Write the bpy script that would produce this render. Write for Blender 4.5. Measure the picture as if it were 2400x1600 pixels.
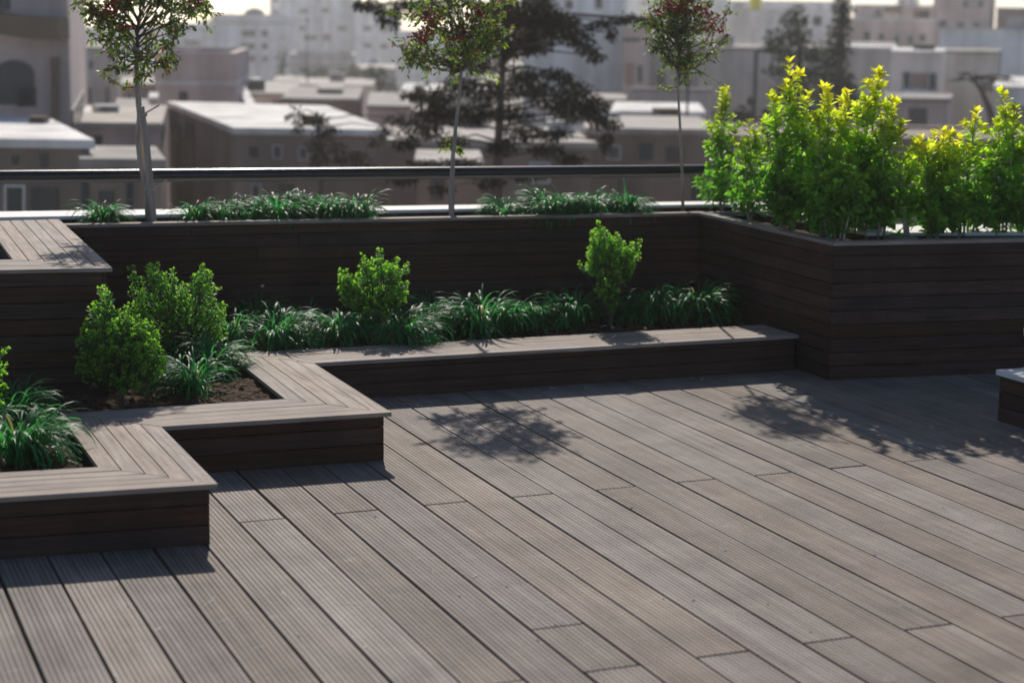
import bpy, math, random
import numpy as np
from mathutils import Vector, Matrix

for o in list(bpy.data.objects):
    bpy.data.objects.remove(o)
SC = bpy.context.scene
COL = SC.collection
rng = np.random.default_rng(11)
random.seed(5)
R = math.radians

# ------------------------------------------------------------------ camera
FPX, PITCH, ROLL, YAW, CAMH, CAMX = 4287.09, R(9.88158), R(0.79754), R(-22.30778), 1.51755, -0.54148
def cam_axes():
    cp, sp = math.cos(PITCH), math.sin(PITCH)
    f = np.array([0, cp, -sp]); u = np.array([0, sp, cp]); r = np.array([1., 0, 0])
    r2 = math.cos(ROLL) * r + math.sin(ROLL) * u
    u2 = -math.sin(ROLL) * r + math.cos(ROLL) * u
    c, s = math.cos(YAW), math.sin(YAW)
    Z = np.array([[c, -s, 0], [s, c, 0], [0, 0, 1]])
    return Z @ r2, Z @ u2, Z @ f
CR, CU, CF = cam_axes()
CO = np.array([CAMX, 0, CAMH])
cam_d = bpy.data.cameras.new('camera')
cam = bpy.data.objects.new('camera', cam_d); COL.objects.link(cam)
cam.matrix_world = Matrix(((CR[0], CU[0], -CF[0], CO[0]), (CR[1], CU[1], -CF[1], CO[1]), (CR[2], CU[2], -CF[2], CO[2]), (0, 0, 0, 1)))
cam_d.sensor_width = 36; cam_d.lens = FPX * 36 / 2400
cam_d.clip_start = 0.05; cam_d.clip_end = 3000
cam_d.dof.use_dof = True; cam_d.dof.focus_distance = 6.7; cam_d.dof.aperture_fstop = 2.7
SC.camera = cam

# ------------------------------------------------------------------ light
SUN_EL, SUN_AZ = R(35.0), R(15.4)          # azimuth from +Y towards +X
SDIR = Vector((math.sin(SUN_AZ) * math.cos(SUN_EL), math.cos(SUN_AZ) * math.cos(SUN_EL), math.sin(SUN_EL)))
sun_d = bpy.data.lights.new('sun', 'SUN'); sun_d.energy = 4.6; sun_d.angle = R(0.53); sun_d.color = (1.0, 0.935, 0.85)
sun = bpy.data.objects.new('sun', sun_d); COL.objects.link(sun)
sun.rotation_euler = SDIR.to_track_quat('Z', 'Y').to_euler(); sun.location = (0, 0, 30)
W = bpy.data.worlds.new('World'); SC.world = W; W.use_nodes = True
wn = W.node_tree.nodes; wl = W.node_tree.links
sky = wn.new('ShaderNodeTexSky'); sky.sky_type = 'NISHITA'; sky.sun_disc = False
sky.sun_elevation = SUN_EL; sky.sun_rotation = SUN_AZ; sky.air_density = 0.6; sky.dust_density = 0.5; sky.ozone_density = 1.6
wl.new(sky.outputs[0], wn['Background'].inputs[0]); wn['Background'].inputs[1].default_value = 0.105
SC.view_settings.view_transform = 'Standard'; SC.view_settings.look = 'None'
SC.view_settings.exposure = 0.0; SC.view_settings.gamma = 1.0
SC.render.engine = 'CYCLES'
SC.cycles.max_bounces = 8; SC.cycles.transparent_max_bounces = 8
SC.cycles.use_denoising = True
SC.cycles.volume_bounces = 0

# ------------------------------------------------------------------ pixel -> place helpers (source 2400x1600)
def ray(px, py):
    return CF + (px - 1200) / FPX * CR - (py - 800) / FPX * CU
def at(px, py, z=0.0):                       # where the sight line meets a height
    v = ray(px, py); t = (z - CO[2]) / v[2]; return CO + t * v
def atY(px, py, Y):                          # where it meets the plane y = Y
    v = ray(px, py); t = (Y - CO[1]) / v[1]; return CO + t * v
def atD(px, py, D):                          # where it is D metres deep
    return CO + D * ray(px, py)

# ------------------------------------------------------------------ object helpers
def tag(o, label=None, cat=None, group=None, kind=None):
    if label: o['label'] = label
    if cat: o['category'] = cat
    if group: o['group'] = group
    if kind: o['kind'] = kind
    return o
def empty(name, loc=(0, 0, 0), rz=0.0):
    o = bpy.data.objects.new(name, None); COL.objects.link(o)
    o.location = loc; o.rotation_euler = (0, 0, rz); o.empty_display_size = 0.1
    return o
def thing(name, label, cat, loc=(0, 0, 0), rz=0.0, group=None):
    return tag(empty(name, loc, rz), label, cat, group)

class MB:
    """collects polygons for ONE mesh object"""
    def __init__(s):
        s.v = []; s.f = []; s.uv = []; s.col = []; s.mi = []
    def poly(s, pts, uv=None, col=(0.5, 0, 0, 1), mi=0):
        b = len(s.v); s.v += [tuple(p) for p in pts]
        s.f.append(tuple(range(b, b + len(pts)))); s.mi.append(mi)
        s.uv += uv if uv is not None else [(p[0], p[1]) for p in pts]
        s.col += [col] * len(pts)
    def prism(s, bot, top, uvs=None, col=(0.5, 0, 0, 1), mi=0, cap_bot=True):
        n = len(bot); uvs = uvs or [(p[0], p[1]) for p in top]
        s.poly(top, uvs, col, mi)
        if cap_bot: s.poly(bot[::-1], uvs[::-1], col, mi)
        for i in range(n):
            j = (i + 1) % n
            h = abs(top[i][2] - bot[i][2])
            s.poly([bot[i], bot[j], top[j], top[i]], [uvs[i], uvs[j], (uvs[j][0], uvs[j][1] + h), (uvs[i][0], uvs[i][1] + h)], col, mi)
    def box(s, x0, x1, y0, y1, z0, z1, col=(0.5, 0, 0, 1), mi=0):
        b = [(x0, y0, z0), (x1, y0, z0), (x1, y1, z0), (x0, y1, z0)]
        t = [(x, y, z1) for x, y, _ in b]
        s.prism(b, t, None, col, mi)
    def tube(s, pts, rad, n=8, col=(0.5, 0, 0, 1), mi=0, cap=True):
        P = [Vector(p) for p in pts]
        rads = rad if hasattr(rad, '__len__') else [rad] * len(P)
        rings = []
        side = None
        for i, p in enumerate(P):
            d = (P[min(i + 1, len(P) - 1)] - P[max(i - 1, 0)])
            if d.length < 1e-9: d = Vector((0, 0, 1))
            d.normalize()
            if side is None:
                side = d.cross(Vector((0, 0, 1)) if abs(d.z) < 0.9 else Vector((1, 0, 0))).normalized()
            else:
                side = (side - d * side.dot(d)).normalized()
            up = d.cross(side)
            rings.append([p + (side * math.cos(2 * math.pi * k / n) + up * math.sin(2 * math.pi * k / n)) * rads[i] for k in range(n)])
        b = len(s.v); L = 0
        for i, rg in enumerate(rings):
            if i: L += (P[i] - P[i - 1]).length
            s.v += [tuple(q) for q in rg]
        for i in range(len(rings) - 1):
            for k in range(n):
                k2 = (k + 1) % n
                s.f.append((b + i * n + k, b + (i + 1) * n + k, b + (i + 1) * n + k2, b + i * n + k2)); s.mi.append(mi)
                s.uv += [(i * .1, k / n), ((i + 1) * .1, k / n), ((i + 1) * .1, (k + 1) / n), (i * .1, (k + 1) / n)]
                s.col += [col] * 4
        if cap:
            for rg, rev in ((0, False), (len(rings) - 1, True)):
                idx = [b + rg * n + k for k in range(n)]
                s.f.append(tuple(idx[::-1] if rev else idx)); s.mi.append(mi)
                s.uv += [(0, 0)] * n; s.col += [col] * n
    def lathe(s, cx, cy, prof, n=20, col=(0.5, 0, 0, 1), mi=0):
        s.tube([(cx, cy, z) for r, z in prof], [max(r, 1e-4) for r, z in prof], n, col, mi)
    def build(s, name, mats, parent=None, smooth=False, recalc=True):
        me = bpy.data.meshes.new(name); me.from_pydata(s.v, [], s.f)
        for m in (mats if isinstance(mats, (list, tuple)) else [mats]): me.materials.append(m)
        me.polygons.foreach_set('material_index', s.mi)
        ul = me.uv_layers.new(name='UVMap'); ul.data.foreach_set('uv', np.array(s.uv, dtype=np.float32).ravel())
        ca = me.color_attributes.new('Col', 'FLOAT_COLOR', 'CORNER')
        ca.data.foreach_set('color', np.array(s.col, dtype=np.float32).ravel())
        if smooth: me.polygons.foreach_set('use_smooth', [True] * len(me.polygons))
        me.update()
        if recalc:
            import bmesh
            bm = bmesh.new(); bm.from_mesh(me); bmesh.ops.recalc_face_normals(bm, faces=bm.faces); bm.to_mesh(me); bm.free()
        o = bpy.data.objects.new(name, me); COL.objects.link(o)
        if parent is not None:
            o.parent = parent
        return o

def put(o, parent):
    o.parent = parent
    return o

def leaf_mesh(name, C, A, N, L, Wd, col, mat, parent=None, fold=0.25, shape=4, curl=0.0):
    """many leaves as one mesh. C base points, A axis (unit), N normal-ish, L length, Wd width, col rgb"""
    C = np.asarray(C, float); A = np.asarray(A, float); N = np.asarray(N, float)
    n = len(C); L = np.broadcast_to(L, n)[:, None]; Wd = np.broadcast_to(Wd, n)[:, None]
    A = A / np.linalg.norm(A, axis=1, keepdims=True)
    S = np.cross(A, N); S /= (np.linalg.norm(S, axis=1, keepdims=True) + 1e-9)
    Nn = np.cross(S, A)
    mid = C + A * L * 0.5
    if shape == 4:
        V = np.stack([C, mid + S * Wd * .5 + Nn * Wd * fold, C + A * L - Nn * L * curl, mid - S * Wd * .5 + Nn * Wd * fold], 1)
        F = np.array([[0, 1, 2], [0, 2, 3]]); k = 4
    else:
        q = C + A * L * 0.28; h = C + A * L * 0.68
        V = np.stack([C, q + S * Wd * .42 + Nn * Wd * fold, h + S * Wd * .46 + Nn * Wd * fold - Nn * L * curl * .4, C + A * L - Nn * L * curl,
                      h - S * Wd * .46 + Nn * Wd * fold - Nn * L * curl * .4, q - S * Wd * .42 + Nn * Wd * fold, C + A * L * .48 - Nn * L * curl * .2], 1)
        F = np.array([[0, 1, 6], [1, 2, 6], [2, 3, 6], [3, 4, 6], [4, 5, 6], [5, 0, 6]]); k = 7
    V = V.reshape(-1, 3)
    F = (F[None] + (np.arange(n) * k)[:, None, None]).reshape(-1, 3)
    me = bpy.data.meshes.new(name)
    me.vertices.add(len(V)); me.vertices.foreach_set('co', V.ravel())
    me.loops.add(F.size); me.loops.foreach_set('vertex_index', F.ravel().astype(np.int32))
    me.polygons.add(len(F)); me.polygons.foreach_set('loop_start', np.arange(0, F.size, 3, dtype=np.int32))
    me.polygons.foreach_set('loop_total', np.full(len(F), 3, dtype=np.int32))
    me.update(calc_edges=True)
    ca = me.color_attributes.new('Col', 'FLOAT_COLOR', 'POINT')
    c4 = np.concatenate([np.asarray(col, float), np.ones((n, 1))], 1)
    ca.data.foreach_set('color', np.repeat(c4, k, 0).astype(np.float32).ravel())
    me.materials.append(mat); me.validate()
    o = bpy.data.objects.new(name, me); COL.objects.link(o)
    if parent is not None: o.parent = parent
    return o

def copy_tree(o, parent=None):
    c = o.copy(); COL.objects.link(c)
    if parent is not None: c.parent = parent
    for ch in list(o.children): copy_tree(ch, c)
    return c

# ------------------------------------------------------------------ materials
def new_mat(name):
    m = bpy.data.materials.new(name); m.use_nodes = True
    return m, m.node_tree.nodes, m.node_tree.links, m.node_tree.nodes['Principled BSDF']
def plain(name, rgb, rough=0.7, var=0.15, scale=6.0, bump=0.0, spec=0.3, metal=0.0, coords='Object', stretch=(1, 1, 1)):
    m, n, l, p = new_mat(name)
    tc = n.new('ShaderNodeTexCoord'); mp = n.new('ShaderNodeMapping'); mp.inputs['Scale'].default_value = stretch
    no = n.new('ShaderNodeTexNoise'); no.inputs['Scale'].default_value = scale; no.inputs['Detail'].default_value = 6
    l.new(tc.outputs[coords], mp.inputs[0]); l.new(mp.outputs[0], no.inputs[0])
    cr = n.new('ShaderNodeValToRGB')
    cr.color_ramp.elements[0].position = 0.3; cr.color_ramp.elements[1].position = 0.7
    cr.color_ramp.elements[0].color = (*[c * (1 - var) for c in rgb], 1)
    cr.color_ramp.elements[1].color = (*[min(c * (1 + var), 1) for c in rgb], 1)
    l.new(no.outputs[0], cr.inputs[0]); l.new(cr.outputs[0], p.inputs['Base Color'])
    p.inputs['Roughness'].default_value = rough; p.inputs['Specular IOR Level'].default_value = spec; p.inputs['Metallic'].default_value = metal
    if bump:
        b = n.new('ShaderNodeBump'); b.inputs['Strength'].default_value = bump; b.inputs['Distance'].default_value = 0.02
        l.new(no.outputs[0], b.inputs['Height']); l.new(b.outputs[0], p.inputs['Normal'])
    return m

def wood(name, dark, light, rough=0.55, tint=0.25, grain=(2.2, 60.0), stain=0.35, spec=0.35, bump=0.12, speck=0.0):
    """boards: uv u runs along the board in metres, v across; Col.r is a random number per board"""
    m, n, l, p = new_mat(name)
    uv = n.new('ShaderNodeUVMap'); uv.uv_map = 'UVMap'
    va = n.new('ShaderNodeVertexColor'); va.layer_name = 'Col'
    sep = n.new('ShaderNodeSeparateColor'); l.new(va.outputs[0], sep.inputs[0])
    mp = n.new('ShaderNodeMapping'); mp.inputs['Scale'].default_value = (grain[0], grain[1], 1)
    l.new(uv.outputs[0], mp.inputs[0])
    n1 = n.new('ShaderNodeTexNoise'); n1.noise_dimensions = '4D'; n1.inputs['Scale'].default_value = 1.0; n1.inputs['Detail'].default_value = 7; n1.inputs['Roughness'].default_value = 0.62; n1.inputs['Distortion'].default_value = 0.6
    l.new(mp.outputs[0], n1.inputs['Vector'])
    wv = n.new('ShaderNodeMath'); wv.operation = 'MULTIPLY'; wv.inputs[1].default_value = 37.0
    l.new(sep.outputs[0], wv.inputs[0]); l.new(wv.outputs[0], n1.inputs['W'])
    cr = n.new('ShaderNodeValToRGB'); cr.color_ramp.elements[0].position = 0.32; cr.color_ramp.elements[1].position = 0.68
    cr.color_ramp.elements[0].color = (*dark, 1); cr.color_ramp.elements[1].color = (*light, 1)
    l.new(n1.outputs[0], cr.inputs[0])
    # per board tint
    hsv = n.new('ShaderNodeHueSaturation')
    mr = n.new('ShaderNodeMapRange'); mr.inputs[3].default_value = 1 - tint; mr.inputs[4].default_value = 1 + tint
    l.new(sep.outputs[0], mr.inputs[0]); l.new(mr.outputs[0], hsv.inputs['Value'])
    ms = n.new('ShaderNodeMapRange'); ms.inputs[3].default_value = 0.85; ms.inputs[4].default_value = 1.25
    l.new(sep.outputs[1], ms.inputs[0]); l.new(ms.outputs[0], hsv.inputs['Saturation'])
    l.new(cr.outputs[0], hsv.inputs['Color'])
    # weathering stains in world space
    tc = n.new('ShaderNodeTexCoord'); n2 = n.new('ShaderNodeTexNoise'); n2.inputs['Scale'].default_value = 3.4; n2.inputs['Detail'].default_value = 5; n2.inputs['Roughness'].default_value = .65
    l.new(tc.outputs['Object'], n2.inputs['Vector'])
    mr2 = n.new('ShaderNodeMapRange'); mr2.inputs[1].default_value = 0.3; mr2.inputs[2].default_value = 0.7; mr2.inputs[3].default_value = 1 - stain; mr2.inputs[4].default_value = 1 + stain * .5
    l.new(n2.outputs[0], mr2.inputs[0])
    mul = n.new('ShaderNodeMix'); mul.data_type = 'RGBA'; mul.blend_type = 'MULTIPLY'; mul.inputs[0].default_value = 1.0
    l.new(hsv.outputs[0], mul.inputs[6]); l.new(mr2.outputs[0], mul.inputs[7])
    out = mul.outputs[2]
    if speck:
        n3 = n.new('ShaderNodeTexNoise'); n3.inputs['Scale'].default_value = 11; n3.inputs['Detail'].default_value = 8; n3.inputs['Roughness'].default_value = .75
        l.new(tc.outputs['Object'], n3.inputs['Vector'])
        r3 = n.new('ShaderNodeValToRGB'); r3.color_ramp.elements[0].position = 0.60; r3.color_ramp.elements[1].position = 0.70
        r3.color_ramp.elements[0].color = (0, 0, 0, 1); r3.color_ramp.elements[1].color = (speck, speck, speck, 1)
        l.new(n3.outputs[0], r3.inputs[0])
        mx = n.new('ShaderNodeMix'); mx.data_type = 'RGBA'; mx.inputs[7].default_value = (0.42, 0.40, 0.37, 1)
        l.new(r3.outputs[0], mx.inputs[0]); l.new(out, mx.inputs[6]); out = mx.outputs[2]
    l.new(out, p.inputs['Base Color'])
    p.inputs['Roughness'].default_value = rough; p.inputs['Specular IOR Level'].default_value = spec
    b = n.new('ShaderNodeBump'); b.inputs['Strength'].default_value = bump; b.inputs['Distance'].default_value = 0.004
    l.new(n1.outputs[0], b.inputs['Height']); l.new(b.outputs[0], p.inputs['Normal'])
    return m

def wallmat(name, rgb, var=.2):
    m = plain(name, rgb, .88, var, .9)
    n, l = m.node_tree.nodes, m.node_tree.links; p = n['Principled BSDF']
    src = p.inputs['Base Color'].links[0].from_socket
    tc = n.new('ShaderNodeTexCoord'); mp = n.new('ShaderNodeMapping'); mp.inputs['Scale'].default_value = (1.6, 1.6, .12)
    no = n.new('ShaderNodeTexNoise'); no.inputs['Scale'].default_value = 1.0; no.inputs['Detail'].default_value = 5
    l.new(tc.outputs['Object'], mp.inputs[0]); l.new(mp.outputs[0], no.inputs[0])
    mr = n.new('ShaderNodeMapRange'); mr.inputs[1].default_value = .35; mr.inputs[2].default_value = .65; mr.inputs[3].default_value = .72; mr.inputs[4].default_value = 1.1
    l.new(no.outputs[0], mr.inputs[0])
    mx = n.new('ShaderNodeMix'); mx.data_type = 'RGBA'; mx.blend_type = 'MULTIPLY'; mx.inputs[0].default_value = 1
    l.new(src, mx.inputs[6]); l.new(mr.outputs[0], mx.inputs[7]); l.new(mx.outputs[2], p.inputs['Base Color'])
    return m

def leafmat(name, rough=0.4, trans=0.45, gain=1.5, spec=0.45):
    m, n, l, p = new_mat(name)
    va = n.new('ShaderNodeVertexColor'); va.layer_name = 'Col'
    l.new(va.outputs[0], p.inputs['Base Color'])
    p.inputs['Roughness'].default_value = rough; p.inputs['Specular IOR Level'].default_value = spec
    tr = n.new('ShaderNodeBsdfTranslucent')
    g = n.new('ShaderNodeMix'); g.data_type = 'RGBA'; g.blend_type = 'MULTIPLY'; g.inputs[0].default_value = 1.0
    g.inputs[7].default_value = (gain * .86, gain, gain * .55, 1)
    l.new(va.outputs[0], g.inputs[6]); l.new(g.outputs[2], tr.inputs[0])
    mx = n.new('ShaderNodeMixShader'); mx.inputs[0].default_value = trans
    l.new(p.outputs[0], mx.inputs[1]); l.new(tr.outputs[0], mx.inputs[2])
    l.new(mx.outputs[0], n['Material Output'].inputs[0])
    return m

def soilmat(name):
    m, n, l, p = new_mat(name)
    tc = n.new('ShaderNodeTexCoord')
    n1 = n.new('ShaderNodeTexNoise'); n1.inputs['Scale'].default_value = 38; n1.inputs['Detail'].default_value = 9; n1.inputs['Roughness'].default_value = .7
    vo = n.new('ShaderNodeTexVoronoi'); vo.inputs['Scale'].default_value = 55
    l.new(tc.outputs['Object'], n1.inputs[0]); l.new(tc.outputs['Object'], vo.inputs[0])
    cr = n.new('ShaderNodeValToRGB')
    e = cr.color_ramp.elements; e[0].position = .3; e[0].color = (0.030, 0.018, 0.011, 1); e[1].position = .75; e[1].color = (0.19, 0.125, 0.08, 1)
    x = e.new(.5); x.color = (0.085, 0.052, 0.032, 1)
    l.new(n1.outputs[0], cr.inputs[0]); l.new(cr.outputs[0], p.inputs['Base Color'])
    p.inputs['Roughness'].default_value = .95; p.inputs['Specular IOR Level'].default_value = .1
    ad = n.new('ShaderNodeMath'); ad.operation = 'ADD'; l.new(n1.outputs[0], ad.inputs[0]); l.new(vo.outputs[0], ad.inputs[1])
    b = n.new('ShaderNodeBump'); b.inputs['Strength'].default_value = .9; b.inputs['Distance'].default_value = .015
    l.new(ad.outputs[0], b.inputs['Height']); l.new(b.outputs[0], p.inputs['Normal'])
    return m

M = {}
M['deck'] = wood('deck_boards', (0.196, 0.163, 0.137), (0.342, 0.296, 0.256), rough=.75, tint=.14, grain=(1.6, 70), stain=.3, spec=.13, bump=.05, speck=.55)
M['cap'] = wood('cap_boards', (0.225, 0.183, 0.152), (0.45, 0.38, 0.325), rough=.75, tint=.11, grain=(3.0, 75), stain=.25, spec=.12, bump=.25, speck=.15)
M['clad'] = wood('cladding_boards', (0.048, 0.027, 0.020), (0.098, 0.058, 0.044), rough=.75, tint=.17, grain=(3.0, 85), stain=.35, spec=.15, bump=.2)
M['screw'] = plain('screw_dark', (0.01, 0.009, 0.008), .5, .1)
M['void'] = plain('under_deck', (0.02, 0.018, 0.016), .9, .1)
M['scuff'] = plain('pale_scuff', (0.60, 0.57, 0.52), .9, .2, 60)
M['soil'] = soilmat('soil')
M['coping'] = plain('white_coping', (0.82, 0.80, 0.76), .7, .06, 14, .05, .15)
M['facade'] = plain('facade_render', (0.45, 0.42, 0.39), .8, .1, 2)
M['rail'] = plain('rail_black', (0.005, 0.005, 0.006), .30, .2, 10, 0, .6)
M['marble'] = plain('white_marble', (0.75, 0.75, 0.74), .3, .12, 9)
M['leaf_small'] = leafmat('leaf_small', .45, .6, 2.1, .3)
M['leaf_big'] = leafmat('leaf_big', .42, .62, 2.1, .3)
M['blade'] = leafmat('grass_blade', .47, .5, 1.8, .2)
M['leaf_tree'] = leafmat('leaf_tree', .4, .6, 2.1, .4)
M['leaf_far'] = leafmat('leaf_far', .8, .15, 1.0, .1)
M['bark'] = plain('bark', (0.40, 0.33, 0.28), .85, .3, 40, .4, .2, 0, 'Object', (1, 1, .25))
M['stake'] = plain('stake_wood', (0.42, 0.34, 0.29), .8, .25, 60, .3, .2, 0, 'Object', (1, 1, .08))
M['twig'] = plain('twig', (0.11, 0.085, 0.065), .8, .2, 30)
M['berry'] = plain('berry', (0.36, 0.018, 0.016), .3, .3, 60, 0, .5)
M['twine'] = plain('twine', (0.5, 0.45, 0.37), .9, .2, 80)
M['petal'] = plain('dry_leaf', (0.62, 0.55, 0.42), .7, .2, 50)
M['stone'] = plain('pebble', (0.45, 0.40, 0.34), .8, .2, 30)

# ================================================================== DECK
def make_deck():
    mb = MB(); PB = 0.15
    ngr = 9
    prof = [(0.0, -0.004), (0.0015, 0.0)]
    for i in range(ngr):
        c = 0.01432 * (i + 0.5) + 0.0071
        prof += [(c - .0011, 0), (c - .0009, -.0026), (c + .0009, -.0026), (c + .0011, 0)]
    prof += [(0.1417, 0.0), (0.1432, -0.004)]
    for k in range(-16, 46):
        js = [-2.0, 2.2] if k % 2 else [-2.0, 2.2]
        joints = [-1.5, 0.65 if k % 2 == 0 else 2.21, 3.77 if k % 2 == 0 else 5.33, 6.89 if k % 2 == 0 else 8.45, 9.2]
        if k == 8: joints = [-1.5, 0.65, 3.77, 4.10, 4.461, 6.89, 9.2]
        joints = [j for i, j in enumerate(joints) if i == 0 or j > joints[i - 1]]
        ph = random.uniform(0, 6.28); am = random.uniform(.0008, .0022)
        for a, b in zip(joints[:-1], joints[1:]):
            r = random.random(); g = random.random(); uo = random.uniform(0, 50)
            gap = .0056 if not (k == 8 and a == 4.461 or b == 4.461) else .0006
            y0, y1 = a + gap, b - gap
            dz = random.uniform(-.0008, .0008); dx = random.uniform(-.0008, .0008)
            ns = max(2, int((y1 - y0) / .4) + 1)
            ys = np.linspace(y0, y1, ns)
            base = k * PB + 0.0034 + dx
            rows = []
            for y in ys:
                wob = am * math.sin(y * 1.9 + ph)
                rows.append([(base + px + wob, y, pz + dz) for px, pz in prof])
            bi = len(mb.v)
            for rw in rows: mb.v += rw
            np_ = len(prof)
            for i in range(ns - 1):
                for j in range(np_ - 1):
                    q = (bi + i * np_ + j, bi + i * np_ + j + 1, bi + (i + 1) * np_ + j + 1, bi + (i + 1) * np_ + j)
                    mb.f.append(q); mb.mi.append(0)
                    u0, u1 = ys[i] + uo, ys[i + 1] + uo; v0, v1 = prof[j][0], prof[j + 1][0]
                    mb.uv += [(u0, v0), (u0, v1), (u1, v1), (u1, v0)]; mb.col += [(r, g, 0, 1)] * 4
            # ends and sides
            for rw in (rows[0], rows[-1]):
                for j in range(np_ - 1):
                    p0, p1 = rw[j], rw[j + 1]
                    mb.poly([p0, p1, (p1[0], p1[1], -.022), (p0[0], p0[1], -.022)], [(uo, 0)] * 4, (r, g, 0, 1))
            for j in (0, np_ - 1):
                for i in range(ns - 1):
                    p0, p1 = rows[i][j], rows[i + 1][j]
                    mb.poly([p0, p1, (p1[0], p1[1], -.022), (p0[0], p0[1], -.022)], [(uo, 0)] * 4, (r, g, 0, 1))
    mb.poly([(-2.6, -1.7, -.03), (7.2, -1.7, -.03), (7.2, 9.2, -.03), (-2.6, 9.2, -.03)], None, (0, 0, 0, 1), 1)
    for (x, y) in [(1077, 1396), (1187, 1375), (1302, 1464), (1625, 1407), (1555, 1402), (1800, 1415), (1260, 1500), (300, 1420), (880, 1210), (2050, 1300), (1900, 1480), (700, 1490), (1480, 1190), (2210, 1190), (1700, 1290)]:
        p = at(x, y, .0008); rr = random.uniform(.003, .0048)
        mb.poly([(p[0] + rr * math.cos(a), p[1] + rr * math.sin(a), .0016) for a in np.linspace(0, 2 * math.pi, 9)[:-1]], None, (0, 0, 0, 1), 1)
    for (x, y, dx, dy, w_) in [(790, 1412, 95, 6, .0016), (588, 1520, 34, -6, .0022), (362, 1480, 14, -12, .0028), (655, 1378, 18, 22, .0016), (480, 1420, 26, -22, .0016), (560, 1440, -60, 22, .0012), (848, 1522, 16, -14, .0022), (1210, 1260, 50, -4, .0012), (265, 1582, 16, 2, .0026), (1340, 1340, 22, -10, .0014), (1700, 1440, 60, 18, .0010), (1000, 1330, 20, 14, .0014), (1108, 1353, 10, -8, .002)]:
        a = at(x, y, 0); b = at(x + dx, y + dy, 0); d = Vector((b[0] - a[0], b[1] - a[1])); L_ = d.length; d.normalize(); nn = Vector((-d.y, d.x))
        k = 7; up, lo = [], []
        for i in range(k):
            t = i / (k - 1); c = Vector((a[0], a[1])) + d * L_ * t + nn * random.gauss(0, .0015); ww = w_ * math.sin(math.pi * (.08 + .84 * t)) * random.uniform(.5, 1.3)
            up.append((c.x + nn.x * ww, c.y + nn.y * ww, .0015)); lo.append((c.x - nn.x * ww, c.y - nn.y * ww, .0015))
        for i in range(k - 1):
            if random.random() < .18: continue
            mb.poly([lo[i], lo[i + 1], up[i + 1], up[i]], None, (.5, .5, 0, 1), 2)
    o = mb.build('deck', [M['deck'], M['void'], M['scuff']], recalc=False)
    return tag(o, kind='structure')
make_deck()

# ================================================================== PLANTERS
LOWH = lambda x, y: 0.186 - 0.0128 * (y - 5.1)      # cap top of the low planter over the slightly falling deck
ZH = 0.605
def lerp(a, b, t): return tuple(a[i] + (b[i] - a[i]) * t for i in range(len(a)))

def cap_strip(mb, outer, inner, nb, zf, thick=.0145, gap=.0055, maxlen=2.4):
    """mitred boards between two polylines; every board has its own tint and grain offset"""
    n = len(outer)
    for s in range(n - 1):
        for j in range(nb):
            t0, t1 = j / nb, (j + 1) / nb
            a0, a1 = lerp(outer[s], inner[s], t0), lerp(outer[s], inner[s], t1)
            b0, b1 = lerp(outer[s + 1], inner[s + 1], t0), lerp(outer[s + 1], inner[s + 1], t1)
            wd = math.dist(a0, a1) + 1e-6
            e = gap / 2 / max(wd, .02)
            A0, A1 = lerp(a0, a1, e if j else 0), lerp(a0, a1, 1 - e if j < nb - 1 else 1)
            B0, B1 = lerp(b0, b1, e if j else 0), lerp(b0, b1, 1 - e if j < nb - 1 else 1)
            Ln = math.dist(A0, B0)
            # shorten a hair for the mitre joint
            m = .0016 / Ln
            A0, B0 = lerp(A0, B0, m), lerp(A0, B0, 1 - m)
            A1, B1 = lerp(A1, B1, m), lerp(A1, B1, 1 - m)
            d = Vector((B0[0] - A0[0], B0[1] - A0[1])).normalized()
            r = random.random(); g = random.random(); uo = random.uniform(0, 40); vo = random.uniform(0, 5)
            def uvp(p): 
                q = Vector((p[0] - A0[0], p[1] - A0[1])); return (q.dot(d) + uo, q.x * -d.y + q.y * d.x + vo)
            npc = max(1, int(Ln / maxlen))
            cuts = [0] + [min(.98, max(.02, (i + 1) / npc + random.uniform(-.12, .12) / npc)) for i in range(npc - 1)] + [1]
            for c0, c1 in zip(cuts[:-1], cuts[1:]):
                h = .0008 / Ln
                c0b, c1b = c0 + (h if c0 > 0 else 0), c1 - (h if c1 < 1 else 0)
                q = [lerp(A0, B0, c0b), lerp(A0, B0, c1b), lerp(A1, B1, c1b), lerp(A1, B1, c0b)]
                dz = random.uniform(-.0006, .0006)
                top = [(p[0], p[1], zf(p[0], p[1]) + dz) for p in q]
                bot = [(p[0], p[1], zf(p[0], p[1]) - thick) for p in q]
                mb.prism(bot, top, [uvp(p) for p in q], (r, g, 0, 1))
                if wd > .03:
                    L_ = math.dist(q[0], q[1]); npt = max(2, int(L_ / .42) + 1)
                    for kk in range(npt):
                        tt = min(max((kk + .5) / npt + random.uniform(-.05, .05), .04), .96)
                        if random.random() < .35: continue
                        sp = lerp(lerp(q[0], q[1], tt), lerp(q[3], q[2], tt), random.uniform(.35, .65))
                        zz = zf(sp[0], sp[1]) + .0011
                        mb.poly([(sp[0] + .0032 * math.cos(a), sp[1] + .0032 * math.sin(a), zz) for a in np.linspace(0, 2 * math.pi, 9)[:-1]], None, (.5, 0, 0, 1), 1)
                r = random.random(); uo = random.uniform(0, 40)

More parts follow.
